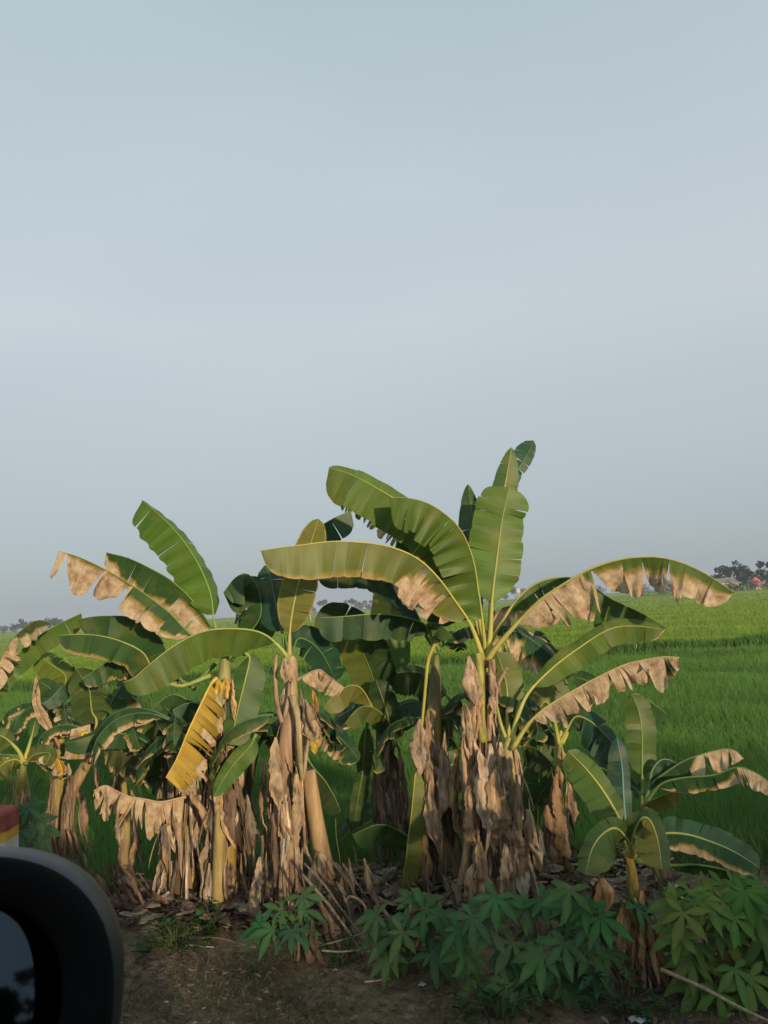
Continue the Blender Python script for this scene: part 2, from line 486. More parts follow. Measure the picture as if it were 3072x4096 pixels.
class Plant:
    n = 0
    def __init__(s, label, stem, Y, r0=0.1, r1=0.055, cols=None, group="banana plants along the rice field", name="banana_plant", seed=0):
        # stem: list of (crop, x, y) from the ground up
        s.Y = Y
        s.rng = random.Random(seed + 100)
        pts = [P(*cp(*q), Y) for q in stem]
        if pts[0][2] > 0: pts = [np.array([pts[0][0] + (pts[0][0] - pts[1][0]) * 0.1, Y, 0.0])] + pts
        gz = ground_z(0, Y)
        pts[0][2] = gz - 0.05
        s.base = np.array([pts[0][0], Y, gz])
        s.e = empty(name, s.base, label, "banana plant", group)
        s.path = resample(pts, 26)
        s.r0, s.r1 = r0, r1
        mb = MB()
        cols = cols or [(0.20, 0.14, 0.07), (0.27, 0.2, 0.10), (0.33, 0.27, 0.07), (0.28, 0.30, 0.07)]
        rad, tin = [], []
        for i in range(26):
            f = i / 25
            rad.append((r0 + (r1 - r0) * f + 0.25 * r0 * max(0, 1 - f * 6)) * (1 - 0.55 * max(0, (f - 0.86) / 0.14) ** 1.5))
            a = f * (len(cols) - 1); j = min(int(a), len(cols) - 2)
            tin.append(tuple(cols[j][q] * (1 - (a - j)) + cols[j + 1][q] * (a - j) for q in range(3)))
        mb.tube(s.path, rad, None, n=14, tints=tin, lump=0.07)
        mb.build("pseudostem", M_STEM, s.e, s.base)
        s.crown = s.path[-1]
    def leaf(s, c, y0, y1, pts, halves, tint=MID, s0=0.12, rib=0.011, ribc=(0.26, 0.30, 0.07), label=None, seed=None, name="leaf", bow=0.0, petc=None):
        rng = random.Random(seed if seed is not None else s.rng.random())
        px = np.array([cp(c, *q) for q in pts], float)
        d = np.concatenate([[0], np.cumsum(np.linalg.norm(np.diff(px, axis=0), axis=1))]); d /= d[-1]
        W3 = np.array([P(q[0], q[1], y0 + (y1 - y0) * t + bow * math.sin(math.pi * t)) for q, t in zip(px, d)])
        N = 44
        M = resample(W3, N)
        pp = resample(px, N)
        tg = np.gradient(pp, axis=0); tg /= np.linalg.norm(tg, axis=1)[:, None]
        left = np.stack([tg[:, 1], -tg[:, 0]], 1)
        ch = px[-1] - px[0]; chl = np.array([ch[1], -ch[0]]); chl = chl / np.linalg.norm(chl)
        mb = MB()
        for h in halves:
            side, phi, w = h[:3]
            kw = dict(h[3]) if len(h) > 3 else {}
            if side == 'U' and phi >= 55: side, phi = 'D', phi * 0.5 + 45
            ref = {'D': (0, 1), 'U': (0, -1), 'L': (-1, 0), 'R': (1, 0)}[side]
            sg = 1 if chl[0] * ref[0] + chl[1] * ref[1] > 0 else -1
            n2 = left * sg
            ph = math.radians(phi)
            lat = (RIGHT[None] * n2[:, :1] - UP[None] * n2[:, 1:]) * math.cos(ph) + np.array([0, 1.0, 0])[None] * math.sin(ph)
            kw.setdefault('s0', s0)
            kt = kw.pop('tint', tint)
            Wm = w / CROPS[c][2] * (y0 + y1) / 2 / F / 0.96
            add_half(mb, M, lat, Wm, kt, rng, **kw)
        lf = mb.build(name, M_LEAF, s.e, s.base)
        rb = MB()
        n2_ = 30
        Mr = resample(M, n2_)
        rr = []
        for i in range(n2_):
            f = i / (n2_ - 1)
            rr.append(rib * (1.75 - 0.75 * f / s0) if f < s0 else rib * (0.62 * (1 - (f - s0) / (1 - s0)) ** 0.8 + 0.1))
        if ribc == (0.26, 0.30, 0.07): ribc = tuple(0.45 * x + 1.15 * y for x, y in zip((0.2, 0.24, 0.06), tint))
        tn = [tuple(np.array(petc or ribc) * (1 - i / n2_) + np.array(ribc) * (i / n2_)) for i in range(n2_)]
        rb.tube(Mr, rr, ribc, n=6, tints=tn)
        r = rb.build("midrib", M_RIB, lf, None)
        r.location = (0, 0, 0)
        r.data.transform(Matrix.Translation([-float(x) for x in s.base]))
        if label: lf['label'] = label
        return lf
    def wild(s, az, length, rise=0.5, arch=1.2, w=0.12, tint=MID, D=-0.1, n=5, jit=0.2, g=0.45, at=None, fold=35, s0=0.18):
        """a leaf from the crown in real directions: az degrees (0 = right, 90 = away)"""
        rng = random.Random(s.rng.random())
        a = math.radians(az)
        p = np.array(at if at is not None else s.crown, float)
        h = np.array([math.cos(a), math.sin(a), 0])
        pts = [p]; el = rise
        st = length / 12
        for i in range(12):
            p = p + st * (h * math.cos(el) + np.array([0, 0, 1]) * math.sin(el))
            pts.append(p); el -= arch / 12 * (0.5 + i / 8)
        M = resample(pts, 40)
        T = np.gradient(M, axis=0); T /= np.linalg.norm(T, axis=1)[:, None]
        mb = MB()
        for sg in (-1, 1):
            lat = np.cross(T, np.array([0, 0, 1.0])) * sg
            lat /= np.linalg.norm(lat, axis=1)[:, None] + 1e-9
            nn = np.cross(lat, T) * (1 if sg > 0 else -1)
            f = math.radians(fold)
            lat = lat * math.cos(f) + np.array([0, 0, -1.0]) * math.sin(f)
            add_half(mb, M, lat, w, tint, rng, n=n, jit=jit, g=g, D=D, s0=s0)
        lf = mb.build("leaf", M_LEAF, s.e, s.base)
        rb = MB()
        Mr = resample(M, 20)
        rb.tube(Mr, [0.012 * (1.2 - i / 19 * 2.6) if i < 5 else 0.0055 * (1.2 - i / 19) for i in range(20)], tuple(0.03 + 1.35 * x for x in tint), n=6)
        r = rb.build("midrib", M_RIB, lf, None)
        r.data.transform(Matrix.Translation([-float(x) for x in s.base]))
        return lf
    def flake(s, p, length, width, out, tint, sway=0.25, rng=None, name="dry_leaf"):
        """a crumpled dead leaf hanging from p"""
        rng = rng or s.rng
        mb = MB()
        out = np.array(out, float)
        side = np.cross(out, DOWN); side /= np.linalg.norm(side) + 1e-9
        st = 0.02 if width > 0.035 else 0.035
        k = max(6, int(length / st))
        q = np.array(p, float)
        ids = []
        tw = rng.uniform(-0.9, 0.9); ox = 0.0; sx = rng.uniform(-sway, sway) * 0.5
        C = 9 if width > 0.035 else 4
        ps = [rng.uniform(-1, 1) for _ in range(C)]
        el = er = 1.0
        kink = rng.uniform(0.2, 0.8)
        for i in range(k):
            f = i / (k - 1)
            ox = 0.8 * ox + rng.gauss(0, 0.13) + (rng.choice((-0.7, 0.7)) if abs(f - kink) < 0.6 / k else 0)
            sx = 0.85 * sx + rng.gauss(0, sway * 0.28); tw = tw * 0.97 + rng.gauss(0, 0.13)
            el = 0.72 * el + 0.28 * rng.uniform(0.3, 1.7); er = 0.72 * er + 0.28 * rng.uniform(0.3, 1.7)
            d = DOWN + out * (0.4 * math.exp(-f * 7) + ox * 0.6 - 0.1 * f) + side * sx
            d /= np.linalg.norm(d)
            q = q + d * length / (k - 1)
            if q[2] < s.base[2] + 0.02: q[2] = s.base[2] + 0.02
            w = width * (0.07 + 0.93 * math.sin(math.pi * min(1, 0.015 + f * 0.82)) ** 0.8)
            if f > 0.8: w *= 1 - (f - 0.8) * 4.2
            sd = side * math.cos(tw) + out * math.sin(tw)
            od = out * math.cos(tw) - side * math.sin(tw)
            row = []
            for j in range(C):
                v = j / (C - 1) * 2 - 1
                ps[j] = 0.93 * ps[j] + rng.gauss(0, 0.22)
                ww = w * (el if v < 0 else er)
                row.append(mb.add(q + sd * (v * ww * 0.5) + od * (0.24 * w * ps[j] - 0.3 * w * v * v), tint, 1, (f, v)))
            ids.append(row)
        mb.grid(ids)
        return mb.build(name, M_DEAD, s.e, s.base)
    def skirt(s, n, t0, t1, length=(0.2, 0.5), width=(0.05, 0.12), spread=0.0, tint=None, bulge=1.25):
        rng = s.rng
        for _ in range(int(n * 1.5)):
            t = rng.uniform(t0, t1)
            p = np.array([np.interp(t, np.linspace(0, 1, 26), s.path[:, i]) for i in range(3)])
            az = rng.uniform(0, 2 * math.pi) if rng.random() < 0.35 else rng.uniform(math.pi, 2 * math.pi)
            out = np.array([math.cos(az), math.sin(az), 0])
            r = s.r0 + (s.r1 - s.r0) * t
            p = p + out * (r * rng.uniform(0.9, bulge) + spread * rng.random())
            l = min(rng.uniform(*length), max(0.12, p[2] - 0.02))
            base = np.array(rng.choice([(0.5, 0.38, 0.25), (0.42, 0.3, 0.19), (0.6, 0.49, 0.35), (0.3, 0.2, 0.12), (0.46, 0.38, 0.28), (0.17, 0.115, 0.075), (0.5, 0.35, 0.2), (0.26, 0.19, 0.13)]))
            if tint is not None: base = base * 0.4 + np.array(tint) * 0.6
            if rng.random() < 0.48:   # thin torn strips
                s.flake(p, l * 1.15, rng.uniform(0.012, 0.032), out, tuple(base), sway=0.15, name="dry_strip")
            elif rng.random() < 0.22:   # an old leaf stalk
                mb = MB()
                pts = [p]
                ph = rng.uniform(0, 6)
                for i in range(8):
                    pts.append(pts[-1] + np.array([out[0] * 0.04 * math.sin(ph + i * 0.4), out[1] * 0.03, -1]) * l / 8)
                mb.tube(pts, [0.012 - 0.0007 * i for i in range(9)], tuple(base * 1.15), n=6)
                mb.build("dry_stalk", M_DEAD, s.e, s.base)
            else:
                deep = rng.random() < 0.35   # crevice shade put into the tint of leaves nearest the stem, outer ones brightened
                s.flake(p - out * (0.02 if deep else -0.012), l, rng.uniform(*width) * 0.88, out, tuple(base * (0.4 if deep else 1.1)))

# ================================================================== setting
FZ = -0.35     # level of the paddies
def build_ground():
    rng = np.random.default_rng(4)
    xs = np.concatenate([[-1300, -900, -200, -60, -24], np.arange(-14, 14.01, 0.16), [24, 60, 200, 900, 1300]])
    ys = np.concatenate([[-1000, -600, -100, -40, -20, -8], np.arange(-4, 3.4, 0.5), np.arange(3.4, 8.0, 0.1), [10, 20, 60, 200, 900, 1400]])
    V = np.array([(x, y, ground_z(x, y)) for y in ys for x in xs])
    near = (V[:, 1] > 3.0) & (V[:, 1] < 6.7) & (abs(V[:, 0]) < 13)
    x, y = V[:, 0], V[:, 1]
    h = 0.02 * np.sin(x * 2.1 + 1.3 * np.sin(y * 1.7)) + 0.015 * np.sin(y * 4.1 + x * 1.1) + 0.012 * np.sin(x * 7.3 + y * 5.1) + rng.normal(0, 0.006, len(x))
    h += 0.05 * np.exp(-((y - 5.75) / 0.5) ** 2)
    V[near, 2] += h[near]
    nx = len(xs)
    a = np.array([[r * nx + c, r * nx + c + 1, (r + 1) * nx + c + 1, (r + 1) * nx + c] for r in range(len(ys) - 1) for c in range(nx - 1)])
    M_, t, k = mat("verge_soil")
    out = nd(t, "ShaderNodeOutputMaterial"); b = nd(t, "ShaderNodeBsdfPrincipled", i_Roughness=0.95)
    b.inputs['Specular IOR Level'].default_value = 0.1
    g = nd(t, "ShaderNodeTexCoord")
    n1 = nd(t, "ShaderNodeTexNoise", i_Scale=1.6, i_Detail=8.0, i_Roughness=0.7)
    n2 = nd(t, "ShaderNodeTexNoise", i_Scale=16.0, i_Detail=8.0, i_Roughness=0.75)
    k(g.outputs['Object'], n1.inputs['Vector']); k(g.outputs['Object'], n2.inputs['Vector'])
    r2 = ramp(t, [(0.3, (0.075, 0.052, 0.035)), (0.48, (0.165, 0.12, 0.08)), (0.62, (0.26, 0.2, 0.135)), (0.8, (0.4, 0.33, 0.24))])
    k(n2.outputs['Fac'], r2.inputs['Fac'])
    r3 = ramp(t, [(0.3, (0.045, 0.055, 0.022)), (0.7, (0.16, 0.15, 0.07))])
    k(n2.outputs['Fac'], r3.inputs['Fac'])
    r1 = nd(t, "ShaderNodeMapRange", i_From_Min=0.46, i_From_Max=0.6)
    k(n1.outputs['Fac'], r1.inputs['Value'])
    mm = mixc(t)
    k(r1.outputs['Result'], mm.inputs['Factor']); k(r2.outputs['Color'], mm.inputs['A']); k(r3.outputs['Color'], mm.inputs['B'])
    k(mm.outputs['Result'], b.inputs['Base Color'])
    bp = nd(t, "ShaderNodeBump", i_Strength=0.8, i_Distance=0.03)
    k(n2.outputs['Fac'], bp.inputs['Height']); k(bp.outputs['Normal'], b.inputs['Normal'])
    k(b.outputs['BSDF'], out.inputs['Surface'])
    o = raw_mesh("ground", V, a, M_, smooth=True)
    tag(o, kind="structure")
build_ground()

# road the car stands on
asp = simple("asphalt", (0.05, 0.05, 0.052), rough=0.9, var=0.35, scale=40, bump=0.3)
rd = MB()
rows = []
for y in (-6.5, 1.2):
    rows.append([rd.add((x, y, 0.37), (1, 1, 1)) for x in (-400, -100, -20, 0, 20, 100, 400)])
rd.grid(rows)
tag(rd.build("road", asp, None), kind="structure")

# paddies: sheets a little apart, with low earth bunds between them
def rice_mat(name, c1, c2, c3):
    M_, t, k = mat(name)
    out = nd(t, "ShaderNodeOutputMaterial"); b = nd(t, "ShaderNodeBsdfPrincipled", i_Roughness=0.8)
    b.inputs['Specular IOR Level'].default_value = 0.1
    g = nd(t, "ShaderNodeTexCoord")
    mp = nd(t, "ShaderNodeMapping"); mp.inputs['Scale'].default_value = (0.35, 1.0, 1)
    k(g.outputs['Object'], mp.inputs['Vector'])
    n1 = nd(t, "ShaderNodeTexNoise", i_Scale=0.09, i_Detail=5.0, i_Roughness=0.6)
    n2 = nd(t, "ShaderNodeTexNoise", i_Scale=6.0, i_Detail=6.0, i_Roughness=0.8)
    k(mp.outputs['Vector'], n1.inputs['Vector']); k(g.outputs['Object'], n2.inputs['Vector'])
    r = ramp(t, [(0.3, c1), (0.5, c2), (0.72, c3)])
    k(n1.outputs['Fac'], r.inputs['Fac'])
    q = nd(t, "ShaderNodeMapRange", i_From_Min=0.3, i_From_Max=0.7, i_To_Min=0.7, i_To_Max=1.25)
    k(n2.outputs['Fac'], q.inputs['Value'])
    s = nd(t, "ShaderNodeVectorMath", operation='SCALE')
    k(r.outputs['Color'], s.inputs[0]); k(q.outputs['Result'], s.inputs['Scale'])
    k(s.outputs['Vector'], b.inputs['Base Color'])
    bp = nd(t, "ShaderNodeBump", i_Strength=0.6, i_Distance=0.1)
    k(n2.outputs['Fac'], bp.inputs['Height']); k(bp.outputs['Normal'], b.inputs['Normal'])
    k(b.outputs['BSDF'], out.inputs['Surface'])
    return M_
RM_NEAR = rice_mat("rice_dark", (0.022, 0.08, 0.01), (0.03, 0.1, 0.012), (0.04, 0.12, 0.016))
RM_MID = rice_mat("rice_bright", (0.075, 0.13, 0.02), (0.095, 0.155, 0.024), (0.12, 0.175, 0.03))
RM_FAR = rice_mat("rice_far", (0.085, 0.14, 0.028), (0.10, 0.16, 0.03), (0.12, 0.165, 0.04))
def sheet(name, y0, y1, z, m_, n=12):
    mb = MB()
    ys = np.geomspace(y0, y1, n)
    mb.grid([[mb.add((x, y, z)) for x in np.linspace(-min(60 + y, 1250), min(60 + y, 1250), 16)] for y in ys])
    return tag(mb.build(name, m_, None), kind="structure")
sheet("rice_field", 7.25, 29.6, -0.36, RM_NEAR)
sheet("rice_field", 30.4, 96, -0.24, RM_MID)
sheet("rice_field", 97, 1300, -0.18, RM_FAR)
BM = simple("bund_earth", (0.075, 0.075, 0.035), rough=0.95, var=0.5, scale=3, bump=0.5)
def bund(y, h, w, wob=0.25, x0=-70, x1=70, slope=0.0):
    mb = MB(); rng = random.Random(int(y * 7))
    rws = []
    for i in range(160):
        x = x0 + (x1 - x0) * i / 159
        yy = y + slope * x + wob * math.sin(x * 0.21) + 0.06 * rng.gauss(0, 1)
        hh = h * rng.uniform(0.75, 1.2)
        rws.append([mb.add((x, yy + dy * w, FZ - 0.1 + dz * (hh + 0.1))) for dy, dz in ((-0.5, 0), (-0.3, 0.8), (0, 1), (0.3, 0.85), (0.5, 0))])
    mb.grid(rws)
    return tag(mb.build("field_bund", BM, None), kind="structure")
bund(30.0, 0.30, 0.8)
bund(96.5, 0.30, 1.1, x0=-160, x1=160, slope=0.03)
bund(62, 0.26, 0.5, x0=-90, x1=90, slope=0.06)
bund(150, 0.34, 1.4, x0=-200, x1=200, slope=-0.02)
bund(215, 0.34, 1.6, x0=-280, x1=280, slope=0.02)

# rice shoots
M_RICE = tinted("rice_shoot", rough=0.6, var=(0.85, 1.15), scale=0.7, stretch=(1, 1, 1), trans=0.2, bump=0)
def shoots(name, n, y0, y1, z0, hh, c, seed, ww, xm=0.56):
    r = np.random.default_rng(seed)
    y = np.exp(r.uniform(math.log(y0), math.log(y1), n))
    x = r.uniform(-1, 1, n) * (xm * y + 2.5)
    h = r.uniform(hh[0], hh[1], n) * (1 + 0.15 * np.sin(x * 1.3 + np.sin(y * 0.9) * 2))
    w = ww * y * r.uniform(0.6, 1.3, n)
    a = r.uniform(0, math.pi, n) * 0.5 - 0.78
    dx, dy = np.cos(a) * w * 0.5, np.sin(a) * w * 0.5
    lx, ly = r.normal(0, 0.07, n), r.normal(0, 0.07, n)
    b0 = np.stack([x - dx, y - dy, np.full(n, z0)], 1)
    b1 = np.stack([x + dx, y + dy, np.full(n, z0)], 1)
    m0 = np.stack([x - dx * 0.8 + lx * 0.35, y - dy * .8 + ly * 0.35, z0 + h * 0.6], 1)
    m1 = np.stack([x + dx * 0.8 + lx * 0.35, y + dy * .8 + ly * 0.35, z0 + h * 0.6], 1)
    tp = np.stack([x + lx * 1.4, y + ly * 1.4, z0 + h], 1)
    V = np.stack([b0, b1, m1, m0, tp], 1).reshape(-1, 3)
    i = np.arange(n)[:, None] * 5
    Fc = np.concatenate([i + np.array([[0, 1, 2]]), i + np.array([[0, 2, 3]]), i + np.array([[3, 2, 4]])])
    cc = np.array(c)[None] * r.uniform(0.85, 1.15, (n, 1)) * (1 + 0.1 * np.sin(y * 0.9 + 2 * np.sin(x * 0.05)) * np.sin(y * 0.23 + x * 0.03) + 0.07 * np.sin(x * 0.35 + y * 0.5))[:, None] + r.normal(0, 1, (n, 1)) * np.array([[0.008, 0.003, 0.0]])
    o = raw_mesh(name, V, Fc, M_RICE, np.repeat(np.clip(cc, 0.005, 1), 5, 0))
    return tag(o, "young green rice shoots covering the paddies", "rice", kind="stuff")
shoots("rice_shoots", 250000, 7.0, 29.5, FZ - 0.08, (0.30, 0.42), (0.09, 0.2, 0.034), 5, 0.0008)
shoots("rice_shoots", 150000, 30.6, 96, -0.27, (0.2, 0.34), (0.155, 0.26, 0.026), 6, 0.0009)
shoots("rice_shoots", 120000, 97, 700, -0.25, (0.2, 0.34), (0.16, 0.255, 0.04), 8, 0.0011)
shoots("bund_grass", 16000, 29.3, 30.7, -0.3, (0.3, 0.55), (0.06, 0.14, 0.02), 7, 0.0016, 0.6)

# ------------------------------------------------------------------ distant trees
TREES = []
def tree(x, y, h, w, c, label, group, seed, z0=-0.35, n=420, trunk=0.35, blobs=9, q=0.075, bare=0.25, name="tree"):
    r = np.random.default_rng(seed)
    e = empty(name, (x, y, z0), label, "tree", group)
    mb = MB()
    th = h * trunk
    lean = r.normal(0, 0.04 * h, 2)
    mb.tube([(0, 0, -0.1), (lean[0] * .3, lean[1] * .3, th * 0.6), (lean[0], lean[1], th * 1.15), (lean[0] * 1.4, lean[1], h * 0.8)],
            [h * 0.028, h * 0.02, h * 0.015, h * 0.004], (0.11, 0.085, 0.06), n=7)
    for k_ in range(4):
        a = r.uniform(0, 6.28)
        mb.tube([(lean[0] * .8, lean[1] * .8, th * r.uniform(0.7, 1.1)), (math.cos(a) * w * 0.15, math.sin(a) * w * 0.15, h * 0.5), (math.cos(a) * w * 0.33, math.sin(a) * w * 0.33, h * r.uniform(0.6, 0.8))],
                [h * 0.011, h * 0.008, h * 0.003], (0.11, 0.085, 0.06), n=5)
    mb.build("trunk", M_TWIG, e)
    cs, rs = [], []
    for _ in range(blobs):
        a, rr = r.uniform(0, 6.28), w * 0.5 * math.sqrt(r.uniform(0, 0.7))
        zz = h * r.uniform(bare + 0.12, 0.88)
        sh = math.sin(math.pi * min(1, (zz / h - bare) / (1 - bare) * 0.85 + 0.1))
        cs.append((math.cos(a) * rr * sh + lean[0], math.sin(a) * rr * sh + lean[1], zz)); rs.append(w * r.uniform(0.16, 0.3))
    cs, rs = np.array(cs), np.array(rs)
    idx = r.integers(0, blobs, n)
    d = r.normal(0, 1, (n, 3)); d /= np.linalg.norm(d, axis=1)[:, None]
    p = cs[idx] + d * (rs[idx] * r.uniform(0.35, 1.1, n) ** 0.6)[:, None] * np.array([1, 1, 0.8])
    p[:, 2] = np.clip(p[:, 2], 0.03 * h, h * 1.02)
    s = h * q * 0.8 * r.uniform(0.5, 1.3, n)
    u = r.normal(0, 1, (n, 3)); u /= np.linalg.norm(u, axis=1)[:, None]
    v = np.cross(u, r.normal(0, 1, (n, 3))); v /= np.linalg.norm(v, axis=1)[:, None]
    V = np.stack([p - u * s[:, None], p + v * (s * 0.6)[:, None], p + u * s[:, None], p - v * (s * 0.6)[:, None]], 1).reshape(-1, 3)
    Fc = np.arange(n * 4).reshape(n, 4)
    cc = np.array(c)[None] * r.uniform(0.6, 1.35, (n, 1))
    o = raw_mesh("crown", V, Fc, M_CROWN, np.repeat(cc, 4, 0))
    o.parent = e
    return e
def at_px(px, py, Y, z=-0.35):
    q = P(px, py, Y)
    return q[0], Y, z
DG = (0.05, 0.075, 0.035); DB = (0.055, 0.062, 0.04); GG = (0.045, 0.065, 0.04)
# left wood edge: (px, height px, width px)
GL = "trees along the far edge of the field at left"
for i, (px, hp, wp, lb) in enumerate([(-40, 50, 70, "low dark bush at the left edge of the photo"), (15, 62, 70, "low round dark tree at the far left edge of the field"),
        (62, 74, 62, "dark tree in the left wood, first with a raised round crown"), (98, 108, 66, "tallest dark tree of the distant wood at left"),
        (128, 84, 50, "small dark tree between the two taller ones at left"), (165, 66, 60, "dark tree partly behind the curled dry banana leaf"),
        (205, 112, 62, "dark rounded tree just right of the curled dry leaf"), (232, 96, 44, "narrow dark tree at the right end of the left wood"),
        (290, 60, 70, "low distant tree hidden behind the left banana leaves"), (480, 74, 46, "small tree top seen above the front left banana leaf")]):
    Y = 480 + (i % 3) * 12; hp *= 0.52; wp *= 0.72
    x, y, z = at_px(px, 2500, Y)
    tree(x, y, hp / F * Y * 1.05, wp / F * Y * 1.3, DG if i % 2 else GG, "distant " + lb, GL, 40 + i, n=700)
GC = "trees along the far edge of the field in the middle"
cents = [(1130, 50, 50, "left of the three-forked stake"), (1180, 60, 40, "first small dark tree right of the yellow leaf"), (1225, 72, 40, "thin dark tree behind the white shed"), (1262, 58, 44, "low bushy tree between two thin ones"),
         (1292, 98, 44, "tall bare-stemmed tree standing above its neighbours"), (1318, 62, 46, "bushy tree at the left of the yellow house"), (1346, 56, 40, "low tree behind the yellow house"),
         (1375, 62, 44, "brownish tree right of the yellow house"), (1406, 96, 40, "tall pointed dark tree in the middle of the far row"), (1432, 74, 48, "broad dull tree right of the pointed one"),
         (1462, 84, 50, "round dull green tree in the far row"), (1492, 84, 40, "narrow tree beside the round one"), (1524, 72, 50, "wide low tree left of the lime banana leaf"), (1560, 72, 50, "tree peeping between arch leaf and lime leaf"),
         (1640, 70, 60, "tree behind the dead hanging banana leaf"), (1720, 70, 60, "tree behind the central leaf stalks"), (1800, 66, 60, "tree between two yellow leaf stalks"), (1880, 70, 60, "tree just left of the tall upright leaf stalk"),
         (1960, 74, 60, "dark tree behind the tall upright leaf stalk"), (2025, 82, 50, "dark tree left of the white house"), (2065, 100, 50, "tallest dark tree right of the tall upright leaf"), (2100, 84, 50, "dark tree beside the white house, left of the arching leaf"),
         (2160, 70, 60, "low tree under the arching dry leaf"), (2330, 90, 50, "dark tree seen through the gap in the dry arching leaf"), (2400, 70, 60, "tree behind the dry strips of the arching leaf")]
for i, (px, hp, wp, lb) in enumerate(cents):
    tall = hp > 95; Y = 640 + (i * 37 % 5) * 14; hp *= 0.52; wp *= 0.8
    x, y, z = at_px(px, 2440, Y)
    c = ((0.05, 0.055, 0.03), (0.045, 0.065, 0.03), (0.055, 0.06, 0.035))[i % 3]
    tree(x, y, hp / F * Y, wp / F * Y * 1.35, c, "distant tree, " + lb, GC, 80 + i, n=520, trunk=0.55 if tall else 0.3, bare=0.55 if tall else 0.1, blobs=5)
GR = "trees around the houses at right"
for i, (px, hp, wp, lb) in enumerate([(2700, 62, 70, "low distant tree behind the dry tip of the arching leaf"), (2780, 60, 70, "low distant tree just above the arching leaf"), (2848, 74, 26, "small tree with a loose crown, left of the grey roof"), (2868, 62, 30, "small bush tree at the grey roof's left end"),
        (2905, 112, 62, "dark tree behind the grey roof, left of the biggest"), (2950, 124, 84, "biggest dark round tree between the grey roof and red roof"), (2988, 100, 50, "dull tree on the shoulder of the biggest one"),
        (3020, 84, 60, "dark tree just behind the red roof"), (3068, 118, 66, "tall dark tree at the right edge of the photo"), (2915, 48, 70, "dense low green bush below the grey roof"),
        (2968, 46, 66, "dense low green bush right of the grey-roofed house"), (3020, 42, 60, "dense low green bush below the red roof"), (3075, 56, 60, "low green bush at the right edge below the tall tree"), (3150, 110, 80, "dark tree past the right edge"),
        (2640, 50, 70, "low hedge tree behind the middle of the arching leaf"), (2560, 50, 70, "low hedge tree seen under the arching leaf")]):
    Y = (258, 262, 250)[i % 3] if i not in (9, 10, 11, 12) else 225
    x, y, z = at_px(px, 2340, Y)
    tree(x, y, hp / F * Y, wp / F * Y * 1.3, (0.02, 0.045, 0.022) if i % 3 else (0.03, 0.055, 0.026), "distant " + lb, GR, 140 + i, n=700 if i > 3 else 420, blobs=10, trunk=0.25, bare=0.02 if i in (9, 10, 11, 12) else 0.12, q=0.06)
GT = "trees across the road behind the camera"
rr = random.Random(8)
for i in range(17):
    x = -14 + i * 3.0 + rr.uniform(-0.5, 0.5)
    tree(x, -16 + rr.uniform(-1, 1), 4.0 + rr.uniform(-0.6, 0.45), 4.6, DG, "roadside tree in the row across the road", GT, 300 + i, z0=0.3, n=1500, blobs=14, q=0.07, bare=0.0)

# ------------------------------------------------------------------ distant houses
M_WALLW = simple("house_wall_pale", (0.55, 0.53, 0.48), var=0.1, scale=1)
M_WALLY = simple("house_wall_cream", (0.55, 0.48, 0.3), var=0.1, scale=1)
M_ROOFG = simple("roof_grey", (0.19, 0.175, 0.155), var=0.15, scale=1.5)
M_ROOFR = simple("roof_red", (0.55, 0.13, 0.10), var=0.12, scale=1.5)
M_ROOFT = simple("roof_tin", (0.4, 0.33, 0.3), var=0.15, scale=1.5)
M_DARKW = simple("window_dark", (0.02, 0.02, 0.022), rough=0.3)
def house(px, Y, w, d, h, rh, mw, mr, label, rot=0.0, hip=False, z=FZ):
    x, y, _ = at_px(px, 2400, Y)
    e = empty("house", (x, y, z), label, "house", "distant houses beyond the paddies")
    e.rotation_euler = (0, 0, rot)
    mb = MB(); mb.box((0, 0, h / 2 - 0.2), (w / 2, d / 2, h / 2 + 0.2)); mb.build("wall", mw, e, smooth=False)
    mb = MB(); o_ = 0.5
    if hip:
        a = [mb.add(p_) for p_ in ((-w / 2 - o_, -d / 2 - o_, h), (w / 2 + o_, -d / 2 - o_, h), (w / 2 + o_, d / 2 + o_, h), (-w / 2 - o_, d / 2 + o_, h), (0, 0, h + rh))]
        mb.f += [(a[0], a[1], a[4]), (a[1], a[2], a[4]), (a[2], a[3], a[4]), (a[3], a[0], a[4]), (a[3], a[2], a[1], a[0])]
    else:
        a = [mb.add(p_) for p_ in ((-w / 2 - o_, -d / 2 - o_, h - 0.1), (w / 2 + o_, -d / 2 - o_, h - 0.1), (w / 2 + o_, 0, h + rh), (-w / 2 - o_, 0, h + rh), (-w / 2 - o_, d / 2 + o_, h - 0.1), (w / 2 + o_, d / 2 + o_, h - 0.1))]
        mb.f += [(a[0], a[1], a[2], a[3]), (a[3], a[2], a[5], a[4]), (a[0], a[3], a[4]), (a[1], a[5], a[2])]
    mb.build("roof", mr, e, smooth=False)
    mb = MB(); mb.box((0, -d / 2 - o_ - 0.05, h - 0.05), (w / 2 + o_, 0.06, 0.16)); mb.box((w / 2 + o_ + 0.06, 0, h - 0.05), (0.06, d / 2 + o_, 0.16)); mb.build("eave", M_WALLW, e, smooth=False)
    for k_ in range(3):
        mb = MB(); mb.box((-w / 3 + k_ * w / 3, -d / 2 - 0.02, h * 0.5), (w * 0.07, 0.04, h * 0.2)); mb.build("window", M_DARKW, e, smooth=False)
house(2900, 232, 6.5, 5, 2.6, 1.6, M_WALLY, M_ROOFG, "distant house with a low grey gabled roof among the dark trees", rot=0.35)
house(3031, 232, 2.6, 2.6, 2.1, 1.9, M_WALLW, M_ROOFR, "small distant house with a pointed red roof and white eaves", hip=True)
house(1340, 600, 6, 5, 2.6, 1.4, M_WALLY, M_ROOFT, "distant yellowish house in the middle of the far tree row")
